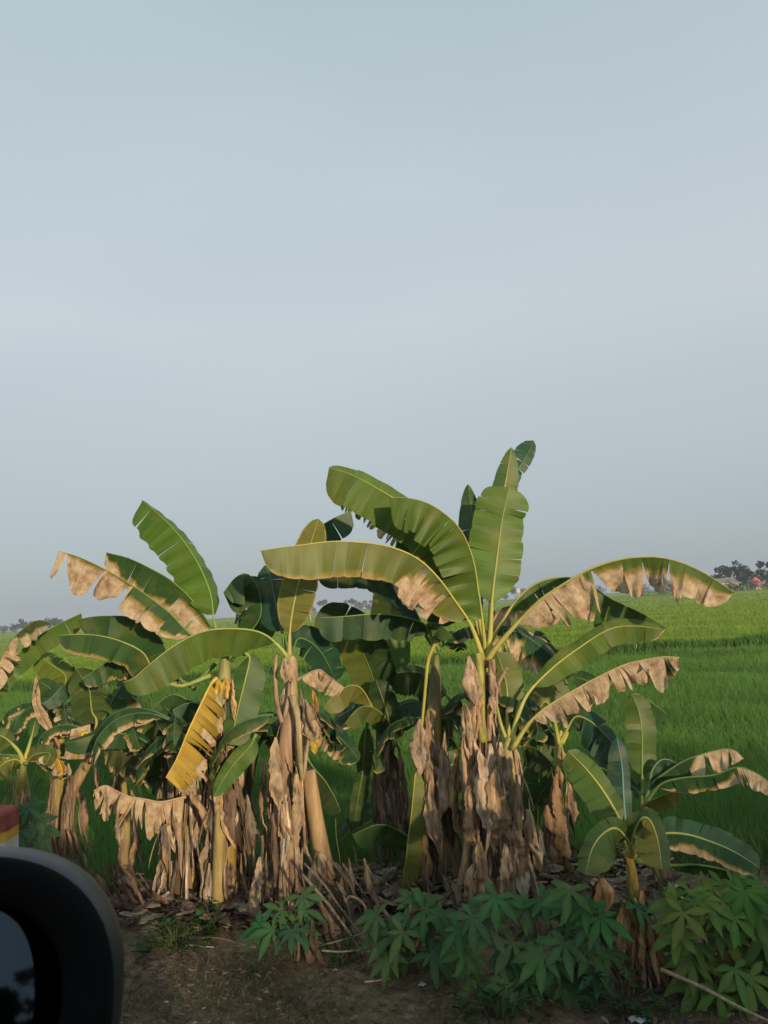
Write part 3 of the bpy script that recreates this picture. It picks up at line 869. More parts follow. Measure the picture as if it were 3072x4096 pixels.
house(1222, 600, 3.6, 4, 2.6, 0.8, M_WALLW, M_ROOFT, "distant white shed just right of the yellow hanging-tip leaf")
house(2075, 600, 2.6, 4, 9.0, 1.0, M_WALLW, M_ROOFT, "tall narrow white house right of the tall upright banana leaf")
house(2322, 600, 3.5, 4, 5, 2.6, M_WALLW, M_ROOFT, "distant house gable seen through a gap in the arching dry leaf")

# ------------------------------------------------------------------ stakes in the paddies
M_STAKE = tinted("stake", rough=0.8, scale=10)
def stake(c, xt, yt, xb, yb, label, r=0.02):
    bx, by = cp(c, xb, yb); tx, ty = cp(c, xt, yt)
    b = G(bx, by, FZ); t_ = P(tx, ty, b[1])
    if b[1] > 900 or b[1] < 0: return
    e = MB()
    rad = max(r, b[1] * 0.00045)
    mid = (b + t_) / 2 + np.array([0.01, 0, 0])
    e.tube([b - np.array([0, 0, 0.2]), mid, t_, t_ + np.array([0.02, 0, 0.01])], [rad, rad, rad * 0.85, rad * 0.3], (0.58, 0.55, 0.47), n=7)
    o = e.build("field_stake", M_STAKE, None, b)
    tag(o, label, "stake", "thin pale stakes standing in the rice")
stake('D', 905, 632, 920, 750, "pale stake at the bund, right of the arching leaf tips", 0.022)
stake('D', 1174, 385, 1179, 417, "short pale stake below the middle of the dry arching leaf")
stake('B', 567, 928, 570, 975, "pale stake nearest the yellow-green upright leaf")
stake('B', 652, 868, 653, 918, "tall thin pole in front of the bare-stemmed tree")
stake('B', 842, 880, 843, 901, "small stake far out below the pointed tree")
stake('B', 177, 958, 177, 977, "left of the two tiny white stakes near the folded dark leaf")
stake('B', 189, 958, 189, 977, "right of the two tiny white stakes near the folded dark leaf")
stake('A', 686, 1370, 676, 1460, "pale stake below the ragged drooping leaf at left", 0.02)
stake('C', 745, 1215, 745, 1252, "short stake right of the lime leaf")
stake('C', 1262, 1178, 1263, 1190, "left of the two small stakes by the upright leaf stalk")
stake('C', 1298, 1176, 1299, 1190, "right of the two small stakes by the upright leaf stalk")

# ------------------------------------------------------------------ roadside marker post
M_PW = simple("post_white", (0.5, 0.5, 0.46), var=0.35, scale=9, rough=0.8, bump=0.2)
M_PY = simple("post_yellow", (0.5, 0.3, 0.04), var=0.35, scale=12, rough=0.8)
M_PR = simple("post_red", (0.27, 0.07, 0.05), var=0.35, scale=12, rough=0.8)
Yp = 4.7
pr = P(50, 3300, Yp)
e = empty("marker_post", (pr[0] - 0.14, Yp, 0), "white concrete roadside post with yellow band and red top, at the left edge", "marker post")
def zat(py): return P(20, py, Yp)[2]
def post_part(name, z0, z1, m_, r=0.14, cap=False):
    mb = MB()
    prof = [(z0, r), (z1, r)] if not cap else [(z0, r), (z1 - 0.02, r), (z1 - 0.005, r * 0.93), (z1, r * 0.8)]
    rings = []
    for z_, q in prof:
        ring = []
        for k_ in range(20):
            a = 2 * math.pi * k_ / 20
            cx, cy = math.cos(a), math.sin(a)
            f = q / max(abs(cx), abs(cy)) ** 0.9
            ring.append(mb.add((cx * f, cy * f * 0.8, z_)))
        rings.append(ring + [ring[0]])
    mb.grid(rings); mb.f.append(tuple(rings[-1][:-1]))
    mb.build(name, m_, e, smooth=False)
post_part("post_body", -0.1, zat(3352), M_PW)
post_part("yellow_band", zat(3352), zat(3313), M_PY, 0.1415)
post_part("red_top", zat(3313), zat(3234), M_PR, 0.143, True)

# ------------------------------------------------------------------ the car: door mirror and door
M_BLK = simple("mirror_plastic", (0.005, 0.005, 0.0055), rough=0.8, var=0.1, spec=0.1)
M_PNT, t, k = mat("car_paint")
out = nd(t, "ShaderNodeOutputMaterial"); b = nd(t, "ShaderNodeBsdfPrincipled", i_Roughness=0.28, i_Metallic=0.5)
b.inputs['Base Color'].default_value = (0.05, 0.065, 0.085, 1); b.inputs['Coat Weight'].default_value = 0.6
k(b.outputs['BSDF'], out.inputs['Surface'])
M_GLS, t, k = mat("mirror_glass")
out = nd(t, "ShaderNodeOutputMaterial"); b = nd(t, "ShaderNodeBsdfPrincipled", i_Roughness=0.03, i_Metallic=1.0)
b.inputs['Base Color'].default_value = (0.022, 0.036, 0.056, 1)
k(b.outputs['BSDF'], out.inputs['Surface'])
mc = P(-200, 4052, 0.60)
e = empty("car", (mc[0] - 0.3, 0.35, 0.37), "dark car whose black door mirror fills the lower left corner", "car")
ez = np.array(e.location)
nrm = np.array([0.16, -0.97, 0.12]); nrm /= np.linalg.norm(nrm)
ax = np.cross(nrm, UP); ax /= np.linalg.norm(ax)
ax = -ax if ax[0] < 0 else ax
ay = np.cross(nrm, ax); ay = -ay if ay[2] < 0 else ay
HW, HH = 0.1125, 0.104
def shell(levels, n=64, p=2.35):
    mb = MB(); rings = []
    for off, sx in levels:
        ring = []
        for i in range(n):
            a = 2 * math.pi * i / n
            c_, s_ = math.cos(a), math.sin(a)
            r_ = (abs(c_) ** p + abs(s_) ** p) ** (-1 / p)
            ring.append(mb.add(mc + ax * (c_ * r_ * HW * sx) + ay * (s_ * r_ * HH * sx) - nrm * off))
        rings.append(ring + [ring[0]])
    mb.grid(rings)
    return mb
mb = shell([(0.002, 0.985), (0.008, 1.0), (0.025, 1.012), (0.045, 0.99), (0.065, 0.9), (0.08, 0.68), (0.09, 0.42), (0.093, 0.1)])
M_SHL = simple("mirror_shell", (0.016, 0.019, 0.024), rough=0.4, var=0.12, scale=60, spec=0.35)
hs = mb.build("side_mirror", M_SHL, e, ez)
def sub(mb, name, m_, smooth=True):
    o = mb.build(name, m_, hs, ez, smooth=smooth); return o
sub(shell([(0.002, 0.985), (-0.004, 0.965), (-0.005, 0.90), (-0.002, 0.72), (0.012, 0.645), (0.075, 0.63)]), "mirror_bezel", M_BLK)
gt = shell([(0.0, 0.64), (0.0, 0.3), (0.0, 0.02)])
cdir = CAM - mc; cdir /= np.linalg.norm(cdir)
rdir = np.array([0.62, -0.70, 0.11]); rdir /= np.linalg.norm(rdir)
ng = cdir + rdir; ng /= np.linalg.norm(ng)      # the glass is turned within its housing, towards the road behind
gt.v = [tuple(np.array(v) - nrm * (0.028 + np.dot(np.array(v) - mc, ng) / np.dot(nrm, ng))) for v in gt.v]
sub(gt, "mirror_glass", M_GLS)
ar = MB()
ar.tube([mc - nrm * 0.05 - ay * 0.03, mc - nrm * 0.04 + ax * (-0.10) - ay * 0.07, mc + np.array([-0.17, -0.14, -0.14]), mc + np.array([-0.17, -0.2, -0.16])], [0.035, 0.03, 0.03, 0.035], (1, 1, 1), n=12)
sub(ar, "mirror_arm", M_BLK)
dr = MB()
prof = [(0.40, 0.50), (0.44, 0.62), (0.455, 0.85), (0.445, 1.1), (0.41, 1.32), (0.37, 1.5), (0.34, 1.56), (0.22, 1.565)]
dr.grid([[dr.add((x, y, z)) for y, z in prof] for x in np.linspace(-1.9, 0.75, 12)])
dr.build("door", M_PNT, e, ez)
hd = MB(); hd.tube([(-0.0, 0.45, 1.3), (0.05, 0.475, 1.31), (0.17, 0.475, 1.31), (0.22, 0.45, 1.3)], [0.012] * 4, (1, 1, 1), n=8)
hd.build("door_handle", M_BLK, e, ez)

# unseen far side and roof edge, added and sized to shade the mirror
bd = MB()
bd.grid([[bd.add((x, y, z)) for y, z in ((-1.42, 0.45), (-1.5, 0.9), (-1.48, 1.5), (-1.44, 2.1), (-1.4, 2.26), (-1.3, 2.31), (-1.1, 2.33))] for x in (-1.6, -0.75, -0.3, 0.3, 0.95)])
bd.build("shade_panel", M_PNT, e, ez)

# ------------------------------------------------------------------ hazy air
hz = MB(); hz.box((0, 200, 9.0), (1400, 1260, 10.5))
M_HAZE, t, k = mat("haze_air")
out = nd(t, "ShaderNodeOutputMaterial"); pv = nd(t, "ShaderNodeVolumePrincipled")
pv.inputs['Color'].default_value = (0.74, 0.86, 1.0, 1)
pv.inputs['Density'].default_value = 0.0005
pv.inputs['Anisotropy'].default_value = 0.0
k(pv.outputs['Volume'], out.inputs['Volume'])
tag(hz.build("haze", M_HAZE, None, smooth=False), "pale haze over the far fields", "haze", kind="stuff")

# ================================================================== banana plants
OD = dict
# P4: left clump with the yellow hanging leaf
p4 = Plant("banana plant with a bright yellow torn leaf hanging down its ragged stem", [('X', 905, 3700), ('X', 900, 3400), ('X', 905, 3100), ('X', 895, 2850), ('X', 900, 2600)], 6.0, 0.085, 0.05, seed=4,
           cols=[(0.25, 0.17, 0.09), (0.36, 0.25, 0.05), (0.34, 0.22, 0.12), (0.36, 0.28, 0.12), (0.38, 0.34, 0.2), (0.3, 0.32, 0.08)])
p4.leaf('A', 6.0, 6.05, [(1470, 1160), (1420, 960), (1400, 800), (1335, 630), (1230, 455), (1100, 305), (940, 168)], [('L', 8, 185, OD(n=3, jit=.04, g=.05, tp=14, wav=.02, bp=.35)), ('R', 75, 120, OD(n=2, jit=.03))], BRIGHT, s0=.2, rib=.009)
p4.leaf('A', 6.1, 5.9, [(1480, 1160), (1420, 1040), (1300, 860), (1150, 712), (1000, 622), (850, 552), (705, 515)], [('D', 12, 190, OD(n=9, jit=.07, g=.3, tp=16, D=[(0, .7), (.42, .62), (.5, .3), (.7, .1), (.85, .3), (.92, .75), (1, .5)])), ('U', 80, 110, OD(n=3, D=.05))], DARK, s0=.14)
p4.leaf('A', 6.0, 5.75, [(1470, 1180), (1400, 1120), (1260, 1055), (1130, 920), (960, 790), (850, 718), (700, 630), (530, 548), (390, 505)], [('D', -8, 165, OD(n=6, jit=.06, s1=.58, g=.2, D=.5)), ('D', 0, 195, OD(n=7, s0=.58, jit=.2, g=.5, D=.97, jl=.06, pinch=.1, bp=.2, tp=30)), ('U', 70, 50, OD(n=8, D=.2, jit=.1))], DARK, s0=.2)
p4.leaf('E', 5.85, 5.4, [(1440, 20), (1400, 60), (1330, 200), (1250, 370), (1170, 560), (1100, 680)], [('R', -15, 185, OD(n=17, jit=.16, g=.15, sweep=.35, D=[(0, .35), (.4, .2), (1, .15)], tp=18, pinch=.15)), ('L', 80, 60, OD(n=6))], (.5, .33, .045), s0=.08, ribc=(.6, .46, .1))
p4.leaf('N', 5.85, 5.45, [(1230, 150), (1150, 170), (1060, 185), (950, 165), (860, 150), (780, 115), (700, 75), (620, 110)], [('D', 0, 190, OD(n=26, jit=.25, g=.6, jl=.25, D=1.2, pinch=.55, sweep=0, bp=.2, tp=20)), ('D', 40, 150, OD(n=20, jit=.3, g=.6, jl=.25, D=1.2, pinch=.55, bp=.2))], MID, s0=.02, ribc=(.45, .33, .2))
# dark folded leaf at centre left
p4.leaf('B', 6.15, 5.9, [(40, 1240), (140, 1080), (230, 950), (235, 820), (195, 705), (135, 652), (60, 690), (-10, 780)], [('L', -8, 190, OD(n=6, jit=.12, g=.65)), ('L', 30, 260, OD(n=7, jit=.15, g=.8, D=[(0, .2), (.5, -.1), (1, -.1)]))], DARK, s0=.3, rib=.008)
p4.leaf('B', 6.3, 6.3, [(120, 1200), (240, 1020), (250, 880), (215, 740), (170, 670)], [('R', 10, 90, OD(n=6, jit=.15, tp=3)), ('L', 10, 90, OD(n=6, jit=.15, tp=3))], DARK, s0=.2, rib=.007)
p4.leaf('F', 5.9, 5.8, [(300, 20), (330, 60), (290, 240), (250, 400), (215, 560), (195, 630)], [('R', 12, 120, OD(n=2, jit=.04, g=.1)), ('L', 10, 70, OD(n=2, jit=.04, g=.1))], (0.05, .12, .02), s0=.05, ribc=(.3, .35, .08))
p4.leaf('F', 5.9, 5.6, [(370, 560), (330, 640), (240, 740), (160, 850), (92, 975)], [('L', 5, 55, OD(n=2, jit=.03, tp=3)), ('R', 10, 75, OD(n=2, jit=.03, tp=3))], (0.06, .14, .02), s0=.05)
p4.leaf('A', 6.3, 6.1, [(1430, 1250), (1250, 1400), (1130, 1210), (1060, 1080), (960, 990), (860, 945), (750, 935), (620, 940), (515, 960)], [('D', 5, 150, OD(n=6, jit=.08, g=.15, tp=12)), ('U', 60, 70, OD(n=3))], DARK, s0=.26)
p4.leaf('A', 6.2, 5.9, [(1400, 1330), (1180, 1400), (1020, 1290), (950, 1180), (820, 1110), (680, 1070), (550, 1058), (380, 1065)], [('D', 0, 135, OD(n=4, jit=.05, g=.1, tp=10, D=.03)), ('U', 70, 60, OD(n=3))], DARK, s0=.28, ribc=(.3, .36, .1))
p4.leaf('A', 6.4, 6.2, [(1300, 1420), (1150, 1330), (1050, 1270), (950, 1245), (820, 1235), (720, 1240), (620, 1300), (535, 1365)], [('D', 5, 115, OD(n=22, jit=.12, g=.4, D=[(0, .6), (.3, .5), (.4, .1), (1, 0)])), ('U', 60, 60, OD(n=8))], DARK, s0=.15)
p4.leaf('A', 6.3, 6.1, [(1450, 1450), (1400, 1530), (1330, 1520), (1240, 1515), (1140, 1560)], [('D', 5, 110, OD(n=3, jit=.08)), ('U', 60, 50, OD(n=2))], TEAL, s0=.1)
p4.leaf('A', 6.4, 6.3, [(1400, 1560), (1260, 1500), (1180, 1460), (1110, 1470), (1000, 1560)], [('D', 5, 110, OD(n=3, jit=.1)), ('U', 60, 50, OD(n=2))], DARK, s0=.1)
for az, ln, t_ in ((175, 1.0, DARK), (150, 1.1, DARK), (120, .9, MID), (60, 1.0, DARK), (100, .7, TEAL), (20, .9, DARK)):
    p4.wild(az, ln, rise=.3, arch=2.2, w=.11, tint=t_, D=.08, n=8, at=p4.path[17])
p4.skirt(46, .05, .92, (.25, .7), (.04, .1), spread=.07)
p4.skirt(12, .3, .62, (.3, .7), (.04, .09), spread=.15)

for (x, y, w, l, c_) in ((1440, 10, .09, .16, (.6, .42, .06)), (1500, 0, .1, .2, (.6, .4, .1)), (1540, 10, .06, .3, (.62, .4, .2)), (1470, 30, .08, .3, (.3, .3, .12)), (1500, 170, .1, .35, (.5, .36, .22)), (1420, 90, .07, .3, (.55, .38, .2)), (1480, 480, .07, .4, (.5, .38, .26)), (1430, 640, .06, .2, (.6, .47, .33)), (1520, 760, .08, .3, (.5, .3, .08)), (1440, 840, .07, .3, (.5, .4, .28))):
    p4.flake(P(*cp('E', x, y), 5.88), l, w, (0.3 * p4.rng.uniform(-1, 1), -1, 0), c_)

# P12: ragged mass just left of it
p12 = Plant("thick ragged mass of dead leaves between the yellow leaf and the dry garland", [('X', 745, 3660), ('X', 740, 3400), ('X', 735, 3150), ('X', 715, 2900)], 6.15, 0.10, 0.06, seed=12)
p12.skirt(50, .12, .95, (.25, .65), (.04, .1), spread=.1)
for xx in (640, 800):
    for k_ in range(7):
        p12.flake(P(xx + p12.rng.uniform(-22, 22), p12.rng.uniform(3020, 3480), 6.1), p12.rng.uniform(.25, .6), p12.rng.uniform(.03, .09), (p12.rng.uniform(-.4, .4), -1, 0), p12.rng.choice([(.4, .3, .2), (.28, .2, .13), (.46, .36, .25)]))
for az, ln, t_ in ((215, .9, DARK), (170, 1.0, DARK), (130, .9, MID), (280, .6, DARK), (40, .8, DARK), (80, .9, DARK)):
    p12.wild(az, ln, rise=.6, arch=2.4, w=.1, tint=t_, D=.15, n=9)

# P3: middle left plant
p3 = Plant("banana plant with a tan bare-topped stem and big arching lime leaf to its left", [('X', 1130, 3620), ('X', 1125, 3300), ('X', 1140, 3050), ('X', 1165, 2800), ('X', 1158, 2615)], 5.9, 0.085, 0.042, seed=3,
           cols=[(0.26, 0.18, 0.1), (0.26, 0.17, 0.1), (0.30, 0.2, 0.12), (0.33, 0.21, 0.13), (0.42, 0.29, 0.18), (0.36, 0.34, 0.12)])
p3.leaf('B', 5.9, 5.5, [(425, 1230), (395, 1180), (330, 1110), (270, 1062), (170, 1028), (0, 1020), (-150, 1040), (-300, 1110), (-430, 1200), (-540, 1290), (-610, 1350), (-680, 1375)], [('D', 12, 175, OD(n=3, jit=.03, g=.12, tp=9, wav=.012, bp=.45)), ('U', 85, 120, OD(n=3, jit=.03))], (0.085, .15, .022), s0=.13, ribc=(.3, .36, .1), rib=.012)
p3.leaf('B', 5.9, 5.85, [(428, 1240), (430, 1050), (452, 880), (495, 700), (555, 500), (620, 290)], [('L', -5, 100, OD(n=3, jit=.04, g=.05, D=.02, tp=5)), ('R', -5, 115, OD(n=4, jit=.04, g=.05, D=.04, tp=5))], (.17, .18, .03), s0=.2, ribc=(.4, .36, .12), rib=.012)
p3.leaf('B', 5.95, 6.1, [(405, 1230), (385, 1080), (350, 920), (300, 680), (262, 600)], [('L', 10, 115, OD(n=3, jit=.06)), ('R', 30, 100, OD(n=3, jit=.06))], TEAL, s0=.3)
p3.leaf('B', 6.0, 6.4, [(440, 1230), (480, 1090), (560, 1105), (640, 1180), (700, 1290), (730, 1370)], [('L', 10, 110, OD(n=6, jit=.1)), ('R', 20, 90, OD(n=4))], TEAL, s0=.16)
p3.leaf('B', 6.1, 6.5, [(430, 1230), (440, 900), (480, 520), (560, 400), (650, 330), (740, 278), (835, 238)], [('D', 5, 140, OD(n=4, jit=.08, tp=16)), ('U', 60, 60, OD(n=2))], (0.03, .1, .04), s0=.45)
p3.leaf('F', 6.2, 6.5, [(600, 320), (700, 500), (830, 510), (930, 585), (1000, 660), (1055, 735)], [('D', 10, 125, OD(n=16, jit=.1, D=[(0, 1), (.4, .5), (1, .1)])), ('U', 50, 60, OD(n=8))], TEAL, s0=.25)
p3.leaf('F', 6.3, 6.6, [(560, 420), (680, 400), (780, 430), (890, 490)], [('D', 10, 80, OD(n=4)), ('U', 40, 40)], TEAL, s0=.2)
p3.leaf('F', 6.2, 6.4, [(640, 200), (780, 130), (850, 170), (960, 250)], [('D', 10, 110, OD(n=5, jit=.2, D=1.2)), ('U', 60, 30, OD(D=1.2))], MID, s0=.1, ribc=(.3, .25, .2))
for (x, y, w, l, c_) in ((745, 250, .06, .3, (.5, .26, .08)), (760, 300, .05, .25, (.3, .16, .08)), (760, 510, .08, .2, (.6, .42, .05))):
    p3.flake(P(*cp('F', x, y), 6.1), l, w, (0.2, -1, 0), c_)
p3.leaf('F', 6.3, 6.2, [(700, 700), (760, 790), (830, 870), (900, 990), (935, 1080)], [('L', 15, 95, OD(n=2, jit=.05))], DULL, s0=.1)
for az, ln, t_ in ((150, .9, DARK), (100, 1.0, DARK), (195, .8, DARK), (50, .7, TEAL), (175, .8, MID)):
    p3.wild(az, ln, rise=.2, arch=2.0, w=.1, tint=t_, D=.05, n=7, at=p3.path[19])
# old stalks and stem beside it
def stalk(p, c, pts, y, r0, r1, tint, name="dry_stalk"):
    mb = MB()
    q = resample([P(*cp(c, *a), y) for a in pts], 14)
    mb.tube(q, [r0 + (r1 - r0) * i / 13 for i in range(14)], tint, n=8)
    return mb.build(name, M_STEM if r0 > .03 else M_DEAD, p.e, p.base)
stalk(p3, 'F', [(505, 30), (500, 200), (515, 380), (545, 480)], 5.8, .014, .018, (.42, .3, .2))
stalk(p3, 'F', [(600, 90), (590, 300), (560, 450)], 5.8, .012, .016, (.38, .27, .18))
stalk(p3, 'F', [(610, 300), (650, 450), (660, 650), (680, 860)], 5.78, .03, .018, (.42, .34, .18))
stalk(p3, 'F', [(745, 490), (710, 650), (690, 850)], 5.78, .012, .016, (.45, .34, .22))
stalk(p3, 'F', [(720, 800), (750, 1000), (790, 1250), (840, 1520)], 5.85, .05, .07, (.42, .28, .14))
stalk(p4, 'E', [(1480, 760), (1470, 900), (1462, 1050), (1455, 1300), (1450, 1640)], 5.82, .042, .052, (.4, .3, .11), 'leaf_stalk')
p3.skirt(56, .05, .66, (.28, .75), (.045, .12), spread=.08)
p3.skirt(8, .68, .9, (.2, .4), (.05, .1))
for (x, y, w, l) in ((690, 310, .14, .32), (620, 20, .12, .2), (560, 30, .10, .18), (780, 1310, .15, .25), (500, 560, .12, .5), (640, 800, .1, .5), (540, 1000, .13, .6), (560, 1350, .13, .5), (400, 1350, .1, .5)):
    q = P(*cp('F', x, y), 5.72)
    p3.flake(q, l, w, (0.3 * p3.rng.uniform(-1, 1), -1, 0), (.44, .32, .2))

# P2: plant left of the main one
p2 = Plant("banana plant with a yellow-green bare throat and a long narrow leaf hanging to the ground", [('X', 1760, 3600), ('X', 1755, 3300), ('X', 1735, 3050), ('X', 1740, 2800), ('X', 1745, 2620)], 6.2, 0.075, 0.045, seed=2,
           cols=[(0.26, 0.18, 0.1), (0.3, 0.24, 0.08), (0.34, 0.22, 0.12), (0.34, 0.3, 0.08), (0.42, 0.34, 0.06), (0.2, 0.17, 0.1), (0.2, 0.2, 0.07)])
p2.leaf('B', 6.2, 6.0, [(1390, 1180), (1380, 1120), (1345, 1020), (1290, 972), (1130, 932), (960, 925), (800, 938), (610, 948)], [('D', 0, 150, OD(n=6, jit=.08, g=.2, tp=14)), ('U', 80, 90, OD(n=3))], (0.03, .09, .035), s0=.14, ribc=(.25, .33, .12))
p2.leaf('G', 6.15, 5.95, [(410, -60), (355, 60), (330, 300), (300, 600), (270, 800), (240, 1100), (210, 1350), (170, 1660)], [('R', 15, 95, OD(n=4, jit=.03, g=0)), ('L', 80, 30)], (.13, .17, .03), s0=.45, ribc=(.36, .33, .06), rib=.009)
p2.leaf('B', 6.3, 6.5, [(1400, 1160), (1330, 1060), (1290, 960), (1250, 880), (1170, 775), (1050, 690), (900, 645), (610, 665)], [('D', 5, 100, OD(n=7, jit=.08, g=.15, tp=14)), ('U', 60, 50)], (0.02, .062, .035), s0=.2)
p2.leaf('B', 6.2, 6.0, [(1420, 1160), (1340, 1000), (1400, 985), (1460, 1020), (1510, 1080)], [('D', 0, 75, OD(n=3)), ('U', 60, 40)], MID, s0=.3)
p2.leaf('B', 6.2, 6.3, [(1410, 1150), (1400, 900), (1390, 760), (1300, 690), (1200, 640), (1160, 600)], [('D', 0, 170, OD(n=5, D=.9, jit=.12, g=.5)), ('U', 50, 100, OD(n=3, D=.3))], DARK, s0=.4)
p2.leaf('B', 6.2, 6.1, [(1430, 1130), (1460, 980), (1450, 830), (1400, 720)], [('L', 10, 120, OD(n=4)), ('R', 40, 100)], DARK, s0=.3)
p2.leaf('C', 6.3, 6.8, [(900, 1480), (900, 1150), (860, 950), (760, 780), (640, 690), (500, 560), (380, 520), (250, 480)], [('D', 0, 120, OD(n=26, jit=.2, g=.4, pinch=.5, jl=.2)), ('U', 45, 60, OD(n=8))], (0.025, .05, .025), s0=.35)
for az, ln, t_ in ((20, .7, DARK), (60, .6, DARK)):
    p2.wild(az, ln, rise=.9, arch=2.2, w=.11, tint=t_, D=.05, n=6)
for az, ln, t_ in ((10, .8, DARK), (80, .9, DARK), (150, .8, DARK)):
    p2.wild(az, ln, rise=.2, arch=2.2, w=.12, tint=t_, D=.05, n=6, at=p2.path[18])
p2.skirt(40, .08, .84, (.25, .65), (.04, .1), spread=.05)
for (x, y, w, l) in ((300, 440, .12, .4), (320, 640, .14, .32), (430, 640, .13, .5), (560, 640, .1, .5), (540, 740, .12, .45), (520, 960, .12, .3), (380, 760, .1, .6), (330, 1180, .13, .5)):
    p2.flake(P(*cp('G', x, y), 6.05), l, w, (0.3 * p2.rng.uniform(-1, 1), -1, 0), p2.rng.choice([(.46, .32, .2), (.42, .27, .13), (.36, .28, .2)]))

# P1: the main plant
p1 = Plant("tallest banana plant, cream leaf stalks fanning from its ragged tan stem", [('X', 1944, 3620), ('X', 1944, 3300), ('X', 1945, 3000), ('X', 1930, 2800), ('X', 1938, 2625)], 5.9, 0.075, 0.045, seed=1,
           cols=[(0.24, 0.18, 0.11), (0.30, 0.22, 0.13), (0.36, 0.3, 0.12), (0.36, 0.27, 0.15), (0.40, 0.29, 0.17), (0.42, 0.40, 0.10)])
PC = (.42, .40, .10)
p1.leaf('C', 5.9, 5.95, [(1245, 1560), (1262, 1400), (1275, 1150), (1305, 900), (1340, 640), (1388, 415)], [('L', 5, 175, OD(n=3, jit=.03, g=.03, tp=20, bp=.5, wav=.01)), ('R', 8, 150, OD(n=3, jit=.06, g=.03, tp=14, bp=.5, wav=.01))], (0.095, .18, .024), s0=.33, ribc=(.3, .3, .1), rib=.014, petc=PC)
p1.leaf('C', 6.0, 6.15, [(1240, 1560), (1258, 1400), (1270, 1150), (1295, 850), (1335, 550), (1375, 320), (1405, 148)], [('L', 10, 90, OD(n=2, jit=.06, tp=2.5)), ('R', 10, 100, OD(n=2, jit=.06, tp=2.5))], (0.07, .14, .035), s0=.6, ribc=(.33, .37, .12), rib=.013, petc=PC)
p1.leaf('C', 6.1, 6.3, [(1250, 1560), (1290, 1200), (1340, 750), (1385, 430), (1440, 300), (1500, 215), (1552, 103)], [('L', 15, 95, OD(n=5, jit=.12)), ('R', 15, 50, OD(n=5, jit=.15))], (0.035, .10, .045), s0=.68, rib=.008)
p1.leaf('C', 5.95, 5.4, [(1235, 1560), (1205, 1250), (1180, 1080), (1150, 900), (1080, 720), (980, 605), (850, 520), (720, 485), (595, 480)], [('D', -5, 225, OD(n=5, jit=.07, jl=.08, g=.18, tp=20, wav=.018)), ('U', 85, 120, OD(n=3))], (0.095, .165, .026), s0=.2, ribc=(.3, .36, .12), petc=PC)
p1.leaf('C', 6.0, 5.5, [(1230, 1560), (1190, 1300), (1130, 1000), (1000, 800), (850, 640), (720, 545), (600, 472), (450, 385), (330, 325), (192, 283)], [('D', 0, 200, OD(n=4, jit=.03, g=.12, tp=22, wav=.012)), ('U', 35, 70, OD(n=2, jit=.03, tp=9))], (0.1, .165, .027), s0=.25, ribc=(.33, .37, .1), petc=PC)
p1.leaf('C', 6.05, 5.9, [(1230, 1560), (1180, 1350), (1120, 1150), (1050, 960), (950, 850), (800, 750), (640, 725)], [('D', 0, 250, OD(n=6, jit=.1, g=.3, tp=12)), ('U', 60, 120, OD(n=3))], DARK, s0=.26, petc=PC)
p1.leaf('C', 5.85, 5.2, [(1215, 1560), (1170, 1420), (1120, 1300), (1030, 1170), (930, 1030), (800, 900), (650, 825), (500, 790), (300, 772), (150, 778), (0, 798), (-130, 812), (-263, 835)], [('D', -4, 205, OD(n=5, jit=.025, g=.12, tp=14, wav=.01, D=[(0, -.1), (.27, .1), (.3, .6), (.44, .45), (.48, -.05), (.6, .1), (.75, .06), (1, .02)])), ('D', 12, 270, OD(s0=.22, s1=.47, n=4, jit=.2, g=.5, D=.75, bp=.2, tint=(.05, .08, .025))), ('U', 85, 90, OD(n=3, D=.1))], (0.135, .17, .034), s0=.17, ribc=(.5, .42, .1), petc=PC, rib=.013)
p1.leaf('C', 6.1, 6.4, [(1235, 1560), (1210, 1200), (1190, 950), (1160, 700), (1135, 540), (1113, 393)], [('L', 10, 150, OD(n=6, jit=.1, tp=1.6)), ('R', 20, 120, OD(n=6, jit=.1, tp=1.6))], (0.045, .10, .028), s0=.35, rib=.008)
# right-hand leaves
p1.leaf('D', 5.85, 5.2, [(55, 800), (100, 720), (200, 600), (350, 440), (500, 335), (640, 255), (780, 205), (920, 183), (1060, 185), (1200, 225), (1330, 290), (1400, 338), (1472, 382)], [('D', 0, 205, OD(n=14, s0=.2, jit=.14, g=.3, jl=.1, tp=9, pinch=.12, D=[(0, 1.2), (.45, 1.2), (.5, .82), (.7, .7), (.85, .65), (1, .55)])), ('U', 70, 50, OD(n=6, D=.1))], (0.10, .16, .028), s0=.22, ribc=(.40, .40, .12), petc=PC, rib=.014)
p1.leaf('D', 5.95, 5.9, [(55, 800), (100, 640), (160, 540), (215, 450), (300, 360), (400, 310), (520, 297), (640, 332), (760, 415), (880, 470), (1000, 530), (1085, 582)], [('D', 0, 165, OD(n=20, jit=.1, g=.4, pinch=.1, jl=.1, D=[(0, .2), (.6, 0), (.92, .2), (1, .4)])), ('U', 55, 70, OD(n=6))], (0.055, .12, .026), s0=.26, petc=PC)
p1.leaf('D', 6.0, 6.1, [(50, 800), (80, 600), (130, 490), (220, 460), (360, 465), (510, 490)], [('D', 0, 110, OD(n=8, D=1.2, jit=.12)), ('U', 60, 30, OD(D=1.2))], DULL, s0=.3, ribc=(.2, .15, .12))
p1.leaf('D', 6.0, 6.3, [(50, 800), (90, 640), (160, 590), (280, 625), (400, 710), (455, 765)], [('D', 0, 150, OD(n=14, jit=.12, g=.5, D=[(0, .8), (.6, .6), (1, .2)])), ('U', 50, 60, OD(n=6, D=.3))], TEAL, s0=.2)
p1.leaf('D', 6.3, 6.6, [(520, 900), (440, 760), (390, 685), (343, 597)], [('L', 10, 45), ('R', 10, 45)], TEAL, s0=.1)
